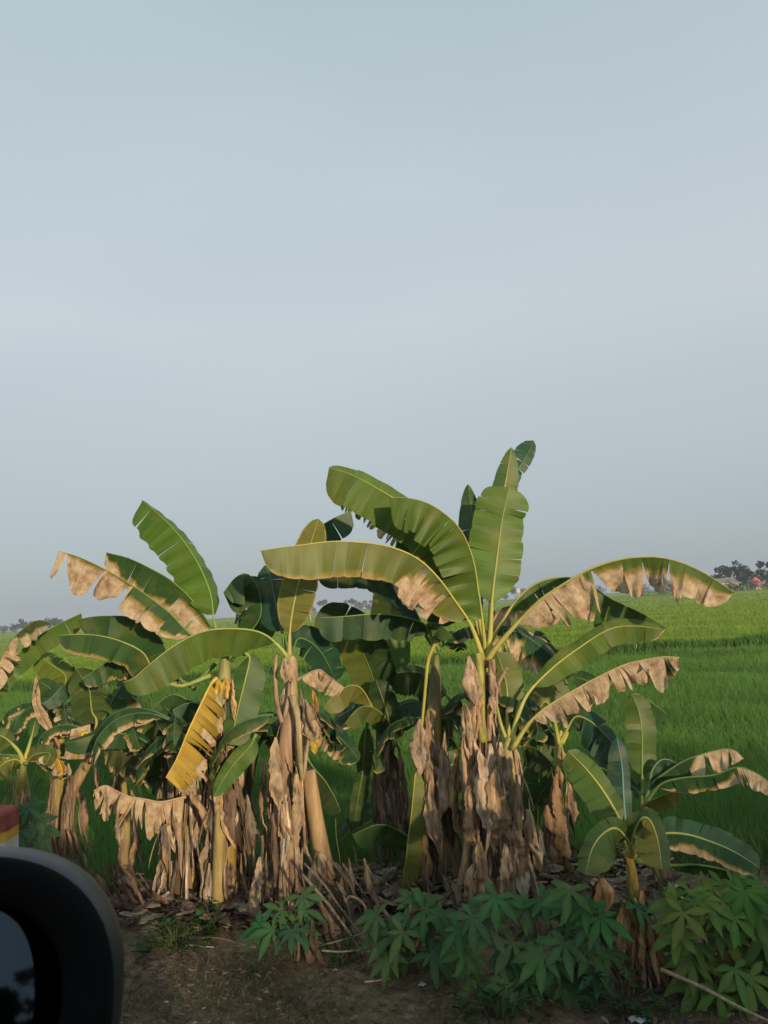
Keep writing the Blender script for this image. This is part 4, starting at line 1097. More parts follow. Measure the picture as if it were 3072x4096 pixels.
for az, ln, t_ in ((60, .9, DARK), (120, .9, DARK), (20, .8, TEAL), (330, .6, DARK)):
    p1.wild(az, ln, rise=.1, arch=1.9, w=.12, tint=t_, D=.1, n=7, at=p1.path[21])
stalk(p1, 'G', [(690, 20), (700, 250), (700, 450), (715, 610)], 5.76, .03, .036, (.38, .36, .10), "leaf_stalk")
stalk(p1, 'G', [(780, 60), (785, 250), (760, 450), (755, 600)], 5.76, .018, .02, (.42, .29, .19))
stalk(p1, 'G', [(878, 115), (820, 220), (795, 320)], 5.74, .012, .018, (.44, .3, .2))
stalk(p1, 'G', [(925, 650), (945, 800), (940, 950), (925, 1090)], 5.6, .014, .012, (.42, .31, .19))
stalk(p1, 'G', [(930, 660), (975, 780), (965, 1000), (950, 1180)], 5.62, .012, .01, (.44, .33, .2))
stalk(p1, 'G', [(560, 1620), (610, 1350), (640, 1050), (650, 900)], 5.9, .035, .03, (.34, .25, .14))
p1.skirt(62, .04, .70, (.35, .9), (.05, .11), spread=.01)
p1.skirt(26, .66, .97, (.2, .5), (.05, .1), spread=.03)
for (x, y, w, l, yy) in ((620, 20, .14, .32, 5.7), (600, 120, .12, .42, 5.7), (590, 330, .14, .4, 5.68), (760, 40, .09, .35, 5.75), (580, 560, .13, .5, 5.65), (650, 580, .12, .4, 5.6), (760, 600, .16, .5, 5.55), (830, 590, .16, .4, 5.55), (690, 640, .14, .6, 5.55),
                  (800, 760, .2, .6, 5.5), (960, 1040, .16, .45, 5.5), (860, 1260, .16, .5, 5.5), (700, 1250, .24, .55, 5.5), (620, 880, .15, .4, 5.6), (660, 1400, .26, .5, 5.5), (900, 1280, .2, .4, 5.5), (940, 1400, .2, .32, 5.52)):
    p1.flake(P(*cp('G', x, y), yy), l * 1.1, w * .8, (0.4 * p1.rng.uniform(-1, 1), -1, 0), p1.rng.choice([(.46, .34, .22), (.44, .3, .17), (.5, .38, .26)]))

# P1b: its shorter sucker at right, in the same clump
p1b = Plant("shorter banana sucker at the right of the tallest one, with a long dry shredded leaf", [('X', 2050, 3560), ('X', 2050, 3200), ('X', 2030, 3000), ('X', 2040, 2950)], 5.6, 0.06, 0.035, seed=11, cols=[(0.3, 0.22, 0.12), (0.32, 0.24, 0.13), (0.4, 0.37, 0.11)])
p1b.leaf('D', 5.6, 5.9, [(205, 1260), (215, 1180), (250, 1060), (310, 940), (450, 800), (600, 688), (760, 590), (900, 572), (1060, 590)], [('D', 5, 95, OD(n=5, jit=.05, g=.1)), ('U', 30, 45, OD(n=4, jit=.05))], (0.085, .15, .02), s0=.3, ribc=(.3, .34, .08), petc=PC)
p1b.leaf('D', 5.55, 5.2, [(210, 1270), (300, 1130), (390, 1042), (520, 960), (680, 870), (850, 790), (1000, 755), (1080, 745), (1162, 750)], [('D', -5, 135, OD(n=15, s0=.2, jit=.2, g=.45, jl=.15, D=1.2, pinch=.2, bp=.3, tp=20)), ('D', 45, 150, OD(n=7, s0=.55, jit=.12, g=.35, D=[(.5, .6), (.8, .3), (1, 0)], tint=(0.04, .11, .03)))], MID, s0=.2, ribc=(.5, .4, .2), petc=PC)
p1b.leaf('D', 5.6, 5.8, [(200, 1260), (150, 1140), (120, 1010), (90, 900)], [('L', 40, 30), ('R', 60, 30)], OLIVE, s0=.7, petc=PC, rib=.009)
p1b.leaf('D', 5.7, 5.9, [(205, 1260), (185, 1120), (180, 930), (150, 800), (120, 720)], [('L', 10, 90, OD(n=3)), ('R', 10, 90, OD(n=3))], (0.11, .15, .025), s0=.45, petc=PC)
p1b.skirt(22, .3, 1, (.25, .55), (.06, .12), spread=.08)

# P6: narrow plant right of the clump
p6 = Plant("slim banana plant with a narrow dangling dry leaf sheath, right of the tallest one", [('X', 2170, 3600), ('X', 2190, 3400), ('X', 2215, 3200), ('X', 2240, 3080), ('X', 2240, 2970)], 6.3, 0.05, 0.032, seed=6, cols=[(0.14, 0.11, 0.08), (0.22, 0.15, 0.09), (0.36, 0.25, 0.13), (0.38, 0.28, 0.13), (0.36, 0.36, 0.09)])
p6.leaf('D', 6.3, 6.1, [(480, 1240), (520, 1160), (570, 1085), (650, 1110), (740, 1190), (800, 1265), (865, 1345)], [('D', 5, 120, OD(n=5, jit=.1)), ('U', 40, 70, OD(n=4))], TEAL, s0=.18, petc=PC)
p6.leaf('D', 6.3, 6.2, [(475, 1240), (440, 1070), (400, 1000), (360, 1050), (310, 1180)], [('L', 20, 120, OD(n=3, D=.06)), ('R', 20, 90, OD(n=3))], (.12, .14, .025), s0=.3, petc=PC)
p6.leaf('D', 6.35, 6.5, [(480, 1240), (490, 1060), (470, 930), (430, 870)], [('L', 10, 60), ('R', 10, 60)], (.1, .13, .03), s0=.4, petc=PC)
p6.leaf('D', 6.35, 6.5, [(490, 1240), (570, 1080), (640, 900), (560, 860)], [('L', 10, 50), ('R', 10, 50)], DARK, s0=.5, petc=PC)
p6.leaf('G', 6.4, 6.6, [(1200, 780), (1120, 700), (1060, 650), (1000, 640)], [('D', 10, 110, OD(n=3)), ('U', 60, 40)], DULL, s0=.1)
p6.leaf('G', 6.6, 6.6, [(1075, 1230), (1085, 950), (1095, 740), (1110, 560)], [('L', 10, 110, OD(n=3)), ('R', 10, 90, OD(n=3))], (0.035, .09, .02), s0=.1, ribc=(.32, .36, .06), rib=.012)
p6.leaf('G', 6.5, 6.3, [(1060, 1060), (1100, 960), (1160, 880), (1220, 800)], [('L', 10, 50), ('R', 10, 70)], (0.05, .1, .02), s0=.1)
p6.skirt(14, .35, .9, (.2, .5), (.04, .09), spread=.04)
for (x, y, w, l) in ((1230, 620, .07, .35), (1210, 800, .1, .4), (1200, 1000, .12, .5), (1190, 1250, .17, .45), (1230, 1300, .12, .3), (1270, 850, .08, .3), (1260, 1080, .08, .2), (1140, 1010, .08, .2), (1150, 1340, .14, .4)):
    p6.flake(P(*cp('G', x, y), 6.2), l, w, (0.4 * p6.rng.uniform(-1, 1), -1, 0), p6.rng.choice([(.46, .33, .2), (.4, .26, .14)]))

# P5: plant behind, between P3 and P2
p5 = Plant("banana plant with a brown skirted stem behind the gap, big folded dark leaf above it", [('X', 1560, 3620), ('X', 1560, 3300), ('X', 1545, 3050), ('X', 1520, 2870)], 7.0, 0.11, 0.06, seed=5, cols=[(0.16, 0.11, 0.08), (0.2, 0.14, 0.1), (0.2, 0.15, 0.1), (0.12, 0.15, 0.05)])
p5.leaf('B', 7.0, 6.6, [(1080, 1620), (1010, 1440), (950, 1260), (860, 1090), (740, 1000), (600, 950)], [('L', 15, 135, OD(n=4, jit=.06, tint=(.12, .15, .03), g=.1)), ('R', 10, 150, OD(n=4, jit=.06, g=.1))], (0.026, .062, .014), s0=.14, rib=.012)  # olive tint of the left half stands for sunlight falling on it
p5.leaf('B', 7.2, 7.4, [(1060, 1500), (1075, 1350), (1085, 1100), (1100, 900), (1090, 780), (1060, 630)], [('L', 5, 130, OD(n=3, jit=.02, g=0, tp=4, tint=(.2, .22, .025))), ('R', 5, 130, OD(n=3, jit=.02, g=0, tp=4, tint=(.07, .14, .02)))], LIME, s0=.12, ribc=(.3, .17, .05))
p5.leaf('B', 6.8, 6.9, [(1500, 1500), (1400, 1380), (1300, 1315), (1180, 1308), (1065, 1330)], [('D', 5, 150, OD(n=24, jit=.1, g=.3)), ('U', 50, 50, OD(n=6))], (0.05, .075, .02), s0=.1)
p5.leaf('B', 6.8, 6.5, [(1000, 1600), (930, 1450), (860, 1395), (760, 1430), (655, 1540)], [('D', 5, 110, OD(n=8, jit=.1)), ('U', 60, 50)], OLIVE, s0=.2)
p5.leaf('F', 6.9, 6.5, [(1290, 640), (1250, 480), (1180, 400), (1100, 372), (1030, 405), (958, 492)], [('D', 5, 95, OD(n=4, jit=.1)), ('U', 60, 50)], (0.09, .12, .025), s0=.15)
p5.leaf('F', 6.8, 6.7, [(1290, 640), (1265, 520), (1230, 380), (1200, 290), (1165, 195)], [('L', 10, 85, OD(n=3)), ('R', 10, 85, OD(n=3))], (0.03, .07, .02), s0=.1, ribc=(.2, .26, .12))
p5.leaf('F', 6.9, 6.8, [(1110, 480), (1095, 600), (1080, 800), (1050, 980), (1010, 1190)], [('L', 10, 40, OD(n=6)), ('R', 10, 55, OD(n=6, jit=.15))], (0.04, .085, .02), s0=.05)
p5.leaf('F', 6.6, 6.2, [(1480, 1400), (1420, 1280), (1300, 1190), (1180, 1160), (1010, 1225)], [('D', 5, 120, OD(n=3)), ('U', 60, 60)], (0.035, .10, .025), s0=.1)
for az, ln, t_ in ((10, 1.0, DARK), (40, 1.0, DARK), (80, .9, MID), (130, 1.0, DARK), (330, .8, TEAL), (180, .6, DARK)):
    p5.wild(az, ln, rise=.5, arch=2.3, w=.13, tint=t_, D=.15, n=9)
p5.skirt(34, .35, .97, (.3, .65), (.05, .11), spread=.05, tint=(.25, .17, .12))
p5b = Plant("leafy young banana behind the gap, its stem hidden by its own leaves", [('X', 1600, 3560), ('X', 1600, 3300)], 7.3, 0.05, 0.03, seed=51)
for az, ln, t_ in ((10, .7, DARK), (200, .7, DARK), (260, .6, DARK), (300, .6, DARK), (150, .7, DARK)):
    p5b.wild(az, ln, rise=.8, arch=2.0, w=.12, tint=t_, D=.05, n=4)

# P7: small plant front right
p7 = Plant("small banana plant front right, orange-tan sheath round its stem", [('J', 720, 1340), ('J', 640, 1000), ('J', 590, 700), ('J', 540, 500), ('J', 520, 280)], 4.55, 0.05, 0.028, seed=7, cols=[(0.12, 0.09, 0.06), (0.14, 0.1, 0.07), (0.32, 0.19, 0.08), (0.2, 0.14, 0.07), (0.36, 0.27, 0.06)])
p7.leaf('H', 4.57, 4.77, [(760, 870), (710, 740), (660, 600), (560, 430), (450, 290), (330, 170)], [('L', 5, 126, OD(n=2, jit=.07, g=.05)), ('R', 15, 67, OD(n=3, jit=.07, g=.05))], (0.075, .14, .022), s0=.28, ribc=(.34, .38, .06), rib=.012, petc=PC)
p7.leaf('H', 4.62, 4.82, [(770, 870), (720, 700), (700, 480), (690, 280), (655, 75)], [('L', 10, 96, OD(n=3, jit=.06, tp=4)), ('R', 10, 50, OD(n=3, jit=.06))], (0.02, .07, .045), s0=.25, ribc=(.12, .26, .16))
p7.leaf('H', 4.47, 4.17, [(765, 870), (760, 760), (820, 620), (880, 640), (930, 780), (955, 960)], [('L', 5, 126, OD(n=2, jit=.07, g=0, bp=.7)), ('R', 15, 71, OD(n=2, jit=.07, tint=(.04, .08, .02)))], (.13, .14, .022), s0=.15, ribc=(.2, .22, .07), petc=PC)
p7.leaf('H', 4.47, 4.07, [(765, 870), (730, 770), (650, 685), (560, 725), (490, 825), (445, 990)], [('D', -5, 142, OD(n=3, jit=.06, g=.1, tp=5)), ('U', 30, 67, OD(n=3))], (0.055, .10, .022), s0=.22, ribc=(.14, .2, .09), petc=PC)
p7.leaf('H', 4.52, 4.57, [(860, 850), (740, 725), (650, 660), (560, 618)], [('U', 20, 29), ('D', 50, 33, OD(tint=DARK))], MID, s0=.1)
p7.leaf('H', 4.52, 4.27, [(770, 870), (820, 790), (880, 745), (980, 718), (1130, 728), (1300, 782), (1450, 850), (1605, 950)], [('U', 20, 88, OD(n=4, jit=.08)), ('D', 5, 105, OD(n=9, jit=.08, g=.3, D=[(0, 0), (.3, .3), (.45, .45), (.6, .4), (.7, .05), (1, .0)]))], (0.035, .095, .04), s0=.2, ribc=(.2, .32, .16), petc=PC)
p7.leaf('H', 4.67, 4.57, [(780, 900), (1000, 930), (1200, 930), (1400, 970), (1590, 1045)], [('U', 60, 50, OD(n=3)), ('D', 30, 75, OD(n=5))], DARK, s0=.3)
p7.leaf('H', 4.57, 4.47, [(765, 880), (740, 830), (770, 800), (830, 830)], [('D', 5, 50)], OLIVE, s0=.05)
p7.skirt(24, .05, .5, (.2, .5), (.03, .07), spread=.05, tint=(.22, .16, .11))
p7.skirt(20, .42, .68, (.15, .36), (.03, .07), spread=.03, tint=(.55, .33, .11))
for (x, y, w, l, c_) in ((450, 590, .08, .2, (.46, .3, .16)), (600, 520, .09, .32, (.5, .32, .14)), (545, 570, .08, .4, (.5, .33, .14)), (640, 640, .04, .2, (.42, .28, .14)), (760, 720, .07, .14, (.5, .32, .1)), (420, 820, .08, .3, (.3, .22, .14))):
    p7.flake(P(*cp('J', x, y), 4.45), l, w, (0.3, -1, 0), c_)
stalk(p7, 'J', [(480, 220), (520, 350), (545, 520), (560, 850)], 4.5, .02, .022, (.4, .3, .07), "leaf_stalk")
# curled brown leaf end hanging at left of P7
stalk(p7, 'H', [(500, 960), (530, 1010), (560, 1090), (570, 1190)], 4.4, .006, .008, (.2, .12, .06))
p7.flake(P(*cp('H', 555, 985), 4.4), .18, .12, (0.2, -1, 0), (.5, .33, .17))
p7.flake(P(*cp('H', 530, 1000), 4.42), .15, .10, (-0.5, -1, 0), (.2, .1, .05))

# P8: plant behind it
p8 = Plant("small banana plant behind the front right one, with greying arching leaves to the right", [('X', 2660, 3640), ('X', 2640, 3450), ('X', 2580, 3250), ('X', 2570, 3180)], 5.8, 0.045, 0.03, seed=8, cols=[(0.14, 0.11, 0.06), (0.16, 0.14, 0.06), (0.2, 0.24, 0.07)])
p8.leaf('D', 5.8, 5.9, [(955, 1530), (945, 1380), (945, 1180), (925, 1050), (890, 960)], [('L', 10, 75, OD(n=5, jit=.12, g=.15)), ('R', 10, 80, OD(n=6, jit=.12, g=.15))], (0.07, .125, .02), s0=.2)
p8.leaf('D', 5.9, 6.0, [(950, 1530), (900, 1200), (875, 1000), (905, 955), (990, 1000), (1085, 1070)], [('D', 5, 95, OD(n=4)), ('U', 60, 50)], DARK, s0=.55)
p8.leaf('H', 5.8, 5.5, [(830, 560), (880, 400), (960, 330), (1080, 250), (1200, 200), (1350, 160), (1440, 168), (1500, 225)], [('D', 0, 115, OD(n=11, jit=.08, g=.3, D=[(0, 0), (.5, .1), (.62, .9), (.7, 1.2), (1, 1.2)])), ('U', 70, 50, OD(n=4, D=.3))], (0.035, .085, .035), s0=.2)
p8.leaf('H', 5.8, 5.7, [(830, 560), (870, 400), (890, 300), (950, 232), (1020, 236), (1058, 275)], [('D', 5, 95, OD(n=10, jit=.1, g=.2)), ('U', 60, 30)], (0.04, .10, .05), s0=.3, ribc=(.2, .3, .18))
p8.leaf('H', 5.7, 5.2, [(830, 560), (880, 470), (960, 385), (1100, 350), (1300, 332), (1450, 280), (1560, 308), (1660, 372), (1730, 450)], [('D', 0, 95, OD(n=12, jit=.12, g=.3, D=[(0, 0), (.5, .1), (.65, .5), (.75, 1.2), (1, 1.2)])), ('U', 70, 50, OD(n=4, D=.4))], (0.035, .10, .035), s0=.2)
p8.leaf('H', 5.6, 5.2, [(830, 560), (850, 520), (900, 495), (1000, 455), (1085, 450)], [('D', 0, 75, OD(n=4)), ('U', 60, 30)], (.13, .13, .025), s0=.1)
p8.leaf('H', 5.8, 6.0, [(830, 560), (800, 450), (740, 400), (660, 380), (590, 460)], [('D', 0, 90, OD(n=4)), ('U', 30, 60)], (0.03, .075, .03), s0=.2)
p8.leaf('D', 6.0, 6.2, [(830, 1500), (760, 1400), (690, 1370), (610, 1360)], [('D', 5, 60, OD(n=6, D=.4)), ('U', 40, 30)], DARK, s0=.2)
p8.skirt(14, .1, .7, (.2, .4), (.03, .07), tint=(.25, .18, .1))
stalk(p8, 'H', [(890, 900), (930, 1000), (960, 1130), (970, 1250)], 5.5, .012, .016, (.2, .22, .07), "leaf_stalk")

# ---- left-hand plants
p9 = Plant("banana plant left of the dry garland, three small leaf stalks on a tan shaggy stem", [('E', 420, 1500), ('E', 440, 1100), ('E', 470, 800), ('E', 590, 560), ('E', 625, 400)], 6.6, 0.06, 0.04, seed=9, cols=[(0.2, 0.14, 0.08), (0.3, 0.2, 0.12), (0.34, 0.24, 0.14), (0.36, 0.32, 0.1)])
p9.leaf('E', 6.6, 6.4, [(630, 420), (640, 300), (610, 240), (590, 80), (540, 10), (505, -45)], [('L', 0, 130, OD(n=8, jit=.15, g=.6)), ('R', 30, 130, OD(n=8, jit=.15, g=.6))], (.06, .1, .025), s0=.25, petc=PC)
p9.leaf('E', 6.6, 6.9, [(640, 420), (700, 260), (800, 80), (870, 20), (965, 0)], [('D', 0, 90, OD(n=6, jit=.15)), ('U', 50, 50)], DARK, s0=.3)
p9.leaf('E', 6.5, 6.2, [(1110, 620), (1010, 480), (900, 405), (780, 388), (640, 395), (525, 435), (425, 452)], [('D', 0, 90, OD(n=4, jit=.06)), ('U', 50, 40)], (0.022, .08, .022), s0=.15)
p9.leaf('E', 6.6, 6.9, [(650, 420), (720, 350), (780, 240), (850, 130), (900, 100)], [('D', 0, 110, OD(n=7, D=.2)), ('U', 50, 60)], OLIVE, s0=.3)
p9.leaf('E', 6.7, 6.6, [(640, 430), (760, 478), (850, 525), (950, 565), (1020, 600)], [('D', 0, 140, OD(n=20, jit=.12, g=.3, D=.1)), ('U', 50, 30)], (0.07, .09, .035), s0=.15)
p9.leaf('E', 6.5, 6.3, [(620, 430), (560, 380), (520, 470), (500, 560)], [('L', 10, 70, OD(D=.8)), ('R', 10, 70, OD(D=.8))], YEL, s0=.2)
for az, ln, t_ in ((160, .7, DARK), (100, .8, MID), (40, .8, DARK), (200, .6, DARK), (330, .7, DARK), (70, .7, OLIVE)):
    p9.wild(az, ln, rise=.7, arch=2.4, w=.09, tint=t_, D=.2, n=10)
p9.skirt(26, .1, .9, (.25, .6), (.04, .09), spread=.03, tint=(.26, .18, .11))
p10 = Plant("banana plant at far left with a brown pointed bud leaf and wavy dark leaves", [('E', 330, 1400), ('E', 370, 1000), ('E', 390, 700), ('E', 400, 480), ('E', 390, 250)], 6.9, 0.06, 0.035, seed=10)
p10.leaf('A', 6.9, 6.8, [(410, 1560), (430, 1420), (430, 1325), (340, 1258), (250, 1198)], [('L', 0, 105, OD(n=3, jit=.04)), ('R', 40, 70)], (.13, .18, .025), s0=.25)
p10.leaf('A', 6.9, 6.9, [(410, 1560), (420, 1480), (450, 1380), (492, 1268)], [('L', 5, 45, OD(tp=4)), ('R', 5, 40, OD(tp=4))], (.06, .12, .025), s0=.2)
p10.leaf('A', 6.8, 6.6, [(410, 1560), (385, 1480), (330, 1415), (252, 1370)], [('D', 0, 85, OD(n=4, jit=.12)), ('U', 50, 50)], DARK, s0=.1)
p10.leaf('A', 6.7, 6.5, [(380, 1600), (400, 1480), (420, 1400), (340, 1480), (280, 1520)], [('D', 0, 70, OD(n=6)), ('U', 20, 40)], TEAL, s0=.2)
p10.leaf('E', 6.7, 6.6, [(400, 480), (300, 300), (250, 200), (243, 100), (240, 10)], [('L', 5, 40, OD(D=1.2, tp=2, tint=(.2, .1, .06))), ('R', 5, 30, OD(D=1.2, tp=2))], DULL, s0=.25, ribc=(.3, .15, .08))
for az, ln, t_ in ((180, .7, DARK), (120, .7, DULL), (60, .7, DARK), (0, .6, OLIVE), (240, .6, DARK), (300, .6, DULL), (30, .8, DARK)):
    p10.wild(az, ln, rise=.6, arch=2.4, w=.085, tint=t_, D=.3, n=10)
p10.skirt(26, .15, .95, (.25, .6), (.04, .10), spread=.04, tint=(.24, .16, .1))
p11 = Plant("banana plant at the left edge beside the marker post, stalks spreading from a low crown", [('E', 100, 1400), ('E', 120, 900), ('E', 160, 560)], 6.2, 0.05, 0.032, seed=13)
p11.leaf('E', 6.2, 6.0, [(155, 590), (100, 560), (20, 590), (-60, 680)], [('D', 0, 85, OD(n=12, jit=.15)), ('U', 50, 40)], (.16, .18, .03), s0=.1)
p11.leaf('E', 6.2, 6.1, [(155, 580), (120, 500), (30, 415), (-60, 390)], [('D', 0, 90, OD(n=4)), ('U', 40, 50)], (.09, .14, .03), s0=.5, petc=PC)
p11.leaf('E', 6.2, 6.3, [(160, 580), (190, 480), (215, 390), (235, 300)], [('L', 10, 30), ('R', 10, 30)], MID, s0=.6, petc=PC)
p11.leaf('E', 6.1, 5.9, [(170, 590), (230, 530), (330, 520), (300, 600)], [('D', 0, 60, OD(n=4, D=.4)), ('U', 30, 50)], (.1, .13, .03), s0=.1)
p11.leaf('A', 6.4, 6.2, [(160, 2200), (-200, 1500), (-60, 1340), (60, 1120), (150, 1025), (250, 962), (332, 985)], [('D', 0, 110, OD(n=16, s0=.4, jit=.2, g=.3, pinch=.1, D=[(0, 1.2), (.75, 1.1), (.85, .5), (1, .6)])), ('U', 60, 60, OD(n=5, s0=.4, D=.3))], DULL, s0=.4)
p11.leaf('A', 6.5, 6.5, [(160, 2200), (-100, 1600), (0, 1295), (90, 1215), (200, 1110), (340, 1015), (440, 965), (540, 918)], [('D', 0, 110, OD(n=4, s0=.4, jit=.06, tp=14)), ('U', 80, 40, OD(s0=.4))], (.085, .16, .025), s0=.4)
p11.leaf('A', 6.5, 6.3, [(160, 2200), (-160, 1700), (-60, 1430), (10, 1408), (58, 1425)], [('D', 0, 50, OD(n=6)), ('U', 50, 20)], DARK, s0=.5)
p11.skirt(18, .3, 1, (.25, .6), (.04, .10), spread=.03, tint=(.3, .21, .13))
for az, ln, t_ in ((340, .5, YEL), (90, .6, DARK), (200, .5, DARK)):
    p11.wild(az, ln, rise=.5, arch=2.2, w=.08, tint=t_, D=.4, n=8)
# fill the depth of the left clump
p14 = Plant("half-hidden banana plant with dark leaves behind the ragged mass of dead leaves", [('E', 800, 1350), ('E', 830, 1000), ('E', 800, 600), ('E', 820, 420)], 7.1, 0.05, 0.035, seed=14)
for az, ln, t_ in ((180, .8, DARK), (140, .8, DARK), (60, .9, DULL), (10, .8, DARK), (250, .6, OLIVE), (300, .7, DARK), (100, .8, TEAL)):
    p14.wild(az, ln, rise=.8, arch=2.3, w=.1, tint=t_, D=.15, n=8)
p14.skirt(12, .3, .9, (.2, .5), (.04, .09), spread=.03, tint=(.2, .14, .09))
p15 = Plant("leaning bare dark brown stem right of the yellow leaf plant", [('F', 200, 1650), ('F', 270, 1200), ('F', 330, 850), ('F', 380, 640)], 6.4, 0.045, 0.03, seed=15, cols=[(0.09, 0.055, 0.035), (0.1, 0.06, 0.04), (0.12, 0.1, 0.05)])
for az, ln, t_ in ((120, .7, DARK), (60, .7, DARK), (170, .6, DARK), (20, .5, DARK), (240, .4, DULL)):
    p15.wild(az, ln, rise=.8, arch=2.3, w=.11, tint=t_, D=.05, n=5)
p15.skirt(8, .2, .8, (.15, .3), (.04, .07), tint=(.2, .14, .08))

# ================================================================== cassava plants
def palm_leaf(parent, org, hub, stem_pt, size, tilt_dir, tint, rng, lobes=7):
    mb = MB()
    nrm_ = np.array([tilt_dir[0] * 0.5 + rng.gauss(0, .15), tilt_dir[1] * 0.7, 0.8]); nrm_ /= np.linalg.norm(nrm_)
    fw = hub - stem_pt; fw[2] = 0
    fw = fw - nrm_ * np.dot(fw, nrm_); fw /= np.linalg.norm(fw) + 1e-9
    sd = np.cross(nrm_, fw)
    for i in range(lobes):
        a = math.radians((i - (lobes - 1) / 2) * (300 / lobes)) + rng.gauss(0, .06)
        l = size * (1 - 0.35 * abs(i - (lobes - 1) / 2) / (lobes / 2)) * rng.uniform(.85, 1.1)
        d = fw * math.cos(a) + sd * math.sin(a)
        cr = np.cross(nrm_, d)
        ids = []
        dz = rng.uniform(0.02, 0.38)
        if rng.random() < 0.07: l *= 0.6
        for j in range(7):
            f = j / 6
            w = l * (0.028 + 0.14 * math.sin(math.pi * min(1, f ** 1.25)) ** 1.1) * (1 - 0.5 * f ** 5)
            if f > .99: w = 0.001
            c = hub + d * (l * f) + nrm_ * (0.04 * l * math.sin(f * 3)) - np.array([0, 0, 1]) * (dz * l * f * f)
            ids.append([mb.add(c - cr * w + nrm_ * 0.15 * w, tint), mb.add(c, tuple(x * 1.25 for x in tint)), mb.add(c + cr * w + nrm_ * 0.15 * w, tint)])
        mb.grid(ids)
    lf = mb.build("leaf", M_CASS, parent, org)
    sb = MB()
    mid = (hub + stem_pt) / 2 + np.array([0, 0, 0.03])
    sb.tube(resample([stem_pt, mid, hub], 6), [0.0035, 0.003, 0.003, 0.003, 0.0025, 0.0025], (0.16, 0.12, 0.05), n=5)
    sb.build("leaf_stalk", M_TWIG, lf, org)
def cassava(label, base, tops, hubs, Y, seed, extra=6, tint=(0.046, 0.12, 0.042), size=0.165, hi=0.62):
    rng = random.Random(seed)
    b = P(*base, Y); b[2] = 0.0
    e = empty("cassava_plant", b, label, "cassava plant", "cassava plants along the verge")
    sts = []
    mb = MB()
    for tx, ty in tops:
        t_ = P(tx, ty, Y + rng.uniform(-.1, .1))
        pth = resample([b - np.array([0, 0, .06]), b * .6 + t_ * .4 + np.array([rng.uniform(-.05, .05), 0, 0]), t_], 12)
        mb.tube(pth, [0.011 - 0.0004 * i for i in range(12)], (0.2, 0.145, 0.085), n=7)
        sts.append(pth)
    mb.build("stem", M_TWIG, e, b)
    for c, x, y in hubs:
        h = P(*cp(c, x, y), Y - 0.12 + rng.uniform(-.12, .15))
        st = min((p for pth in sts for p in pth[5:]), key=lambda p: np.linalg.norm(p - h + np.array([0, 0, .05])))
        palm_leaf(e, b, h, st.copy(), size * rng.uniform(.9, 1.1), (h - st) * 3 + np.array([0, -0.9, 0]), tuple(q * w_ for q, w_ in zip(tint, (rng.uniform(.8, 1.5), rng.uniform(.85, 1.2), rng.uniform(.7, 1)))), rng, rng.choice((5, 6, 7)))
    for i in range(extra):
        pth = rng.choice(sts); st = pth[rng.randint(4, 11)]
        a = rng.uniform(0, 6.28); rr_ = rng.uniform(.1, .22)
        h = st + np.array([math.cos(a) * rr_, math.sin(a) * rr_, rng.uniform(-.06, .06)])
        h[2] = min(h[2], hi)
        palm_leaf(e, b, h, st.copy(), size * rng.uniform(.7, 1), (h - st) * 4 + np.array([0, -.3, 0]), tuple(q * rng.uniform(.7, 1.05) for q in tint), rng, rng.choice((5, 6, 7)))
cassava("small cassava plant at the foot of the tan-topped banana stem", (1180, 3800), [(1150, 3640), (1230, 3600)], [('K', 470, 720), ('K', 400, 880), ('K', 650, 720), ('K', 300, 850), ('K', 520, 900), ('K', 640, 600)], 5.1, 1, extra=4, tint=(0.035, 0.10, 0.035), size=.15)
cassava("cassava plant left of the tallest banana, under the long hanging leaf", (1700, 3850), [(1690, 3580), (1640, 3620)], [('I', 200, 640), ('I', 200, 720), ('I', 80, 760), ('I', 320, 760), ('I', 210, 920), ('I', 20, 900), ('I', 100, 640), ('K', 1260, 760), ('K', 1400, 920), ('K', 1360, 1080), ('I', 60, 1100), ('I', 260, 1080), ('K', 1300, 900)], 4.85, 2, extra=12)
cassava("cassava plant with two bare crossing stems in front of the tallest banana", (2160, 3960), [(2130, 3640), (2060, 3640), (1980, 3620)], [('I', 600, 770), ('I', 790, 610), ('I', 860, 640), ('I', 1050, 680), ('I', 930, 985), ('I', 1180, 620), ('I', 480, 880), ('I', 550, 1070), ('I', 1000, 1200), ('I', 740, 860), ('I', 900, 1330), ('I', 640, 1230), ('I', 1120, 1290)], 4.6, 3, extra=15)
cassava("broad-leaved cassava plant left of the front right banana", (2330, 3990), [(2300, 3600), (2380, 3640)], [('I', 1400, 550), ('I', 1400, 680), ('I', 1360, 990), ('I', 1350, 1330), ('I', 1580, 1060), ('I', 1650, 780), ('J', 270, 780), ('J', 330, 1070), ('J', 40, 640), ('J', 40, 960), ('I', 1180, 1080), ('J', 180, 1330), ('J', 60, 1280), ('J', 60, 1400)], 4.5, 4, extra=12)
cassava("yellow-green cassava plant right of the front right banana", (2860, 4010), [(2790, 3700), (2900, 3620), (2960, 3760)], [('J', 960, 740), ('J', 1270, 730), ('J', 1310, 880), ('J', 980, 1080), ('J', 1030, 1130), ('J', 1480, 1050), ('J', 1380, 1210), ('J', 1130, 640), ('J', 1180, 960), ('J', 1100, 1180), ('J', 1300, 640), ('J', 900, 900), ('J', 1230, 590), ('J', 1420, 610), ('J', 1050, 640), ('J', 1380, 780), ('J', 1200, 820), ('J', 1010, 560), ('J', 1130, 520), ('J', 1280, 500), ('J', 1400, 520), ('J', 900, 640), ('J', 1100, 1330), ('J', 1240, 1400), ('J', 1430, 1380), ('J', 1010, 1260), ('J', 1250, 1120), ('J', 1500, 1280), ('J', 1330, 1500), ('J', 1120, 1450)], 4.45, 5, extra=12, tint=(0.085, 0.155, 0.035), size=.165)
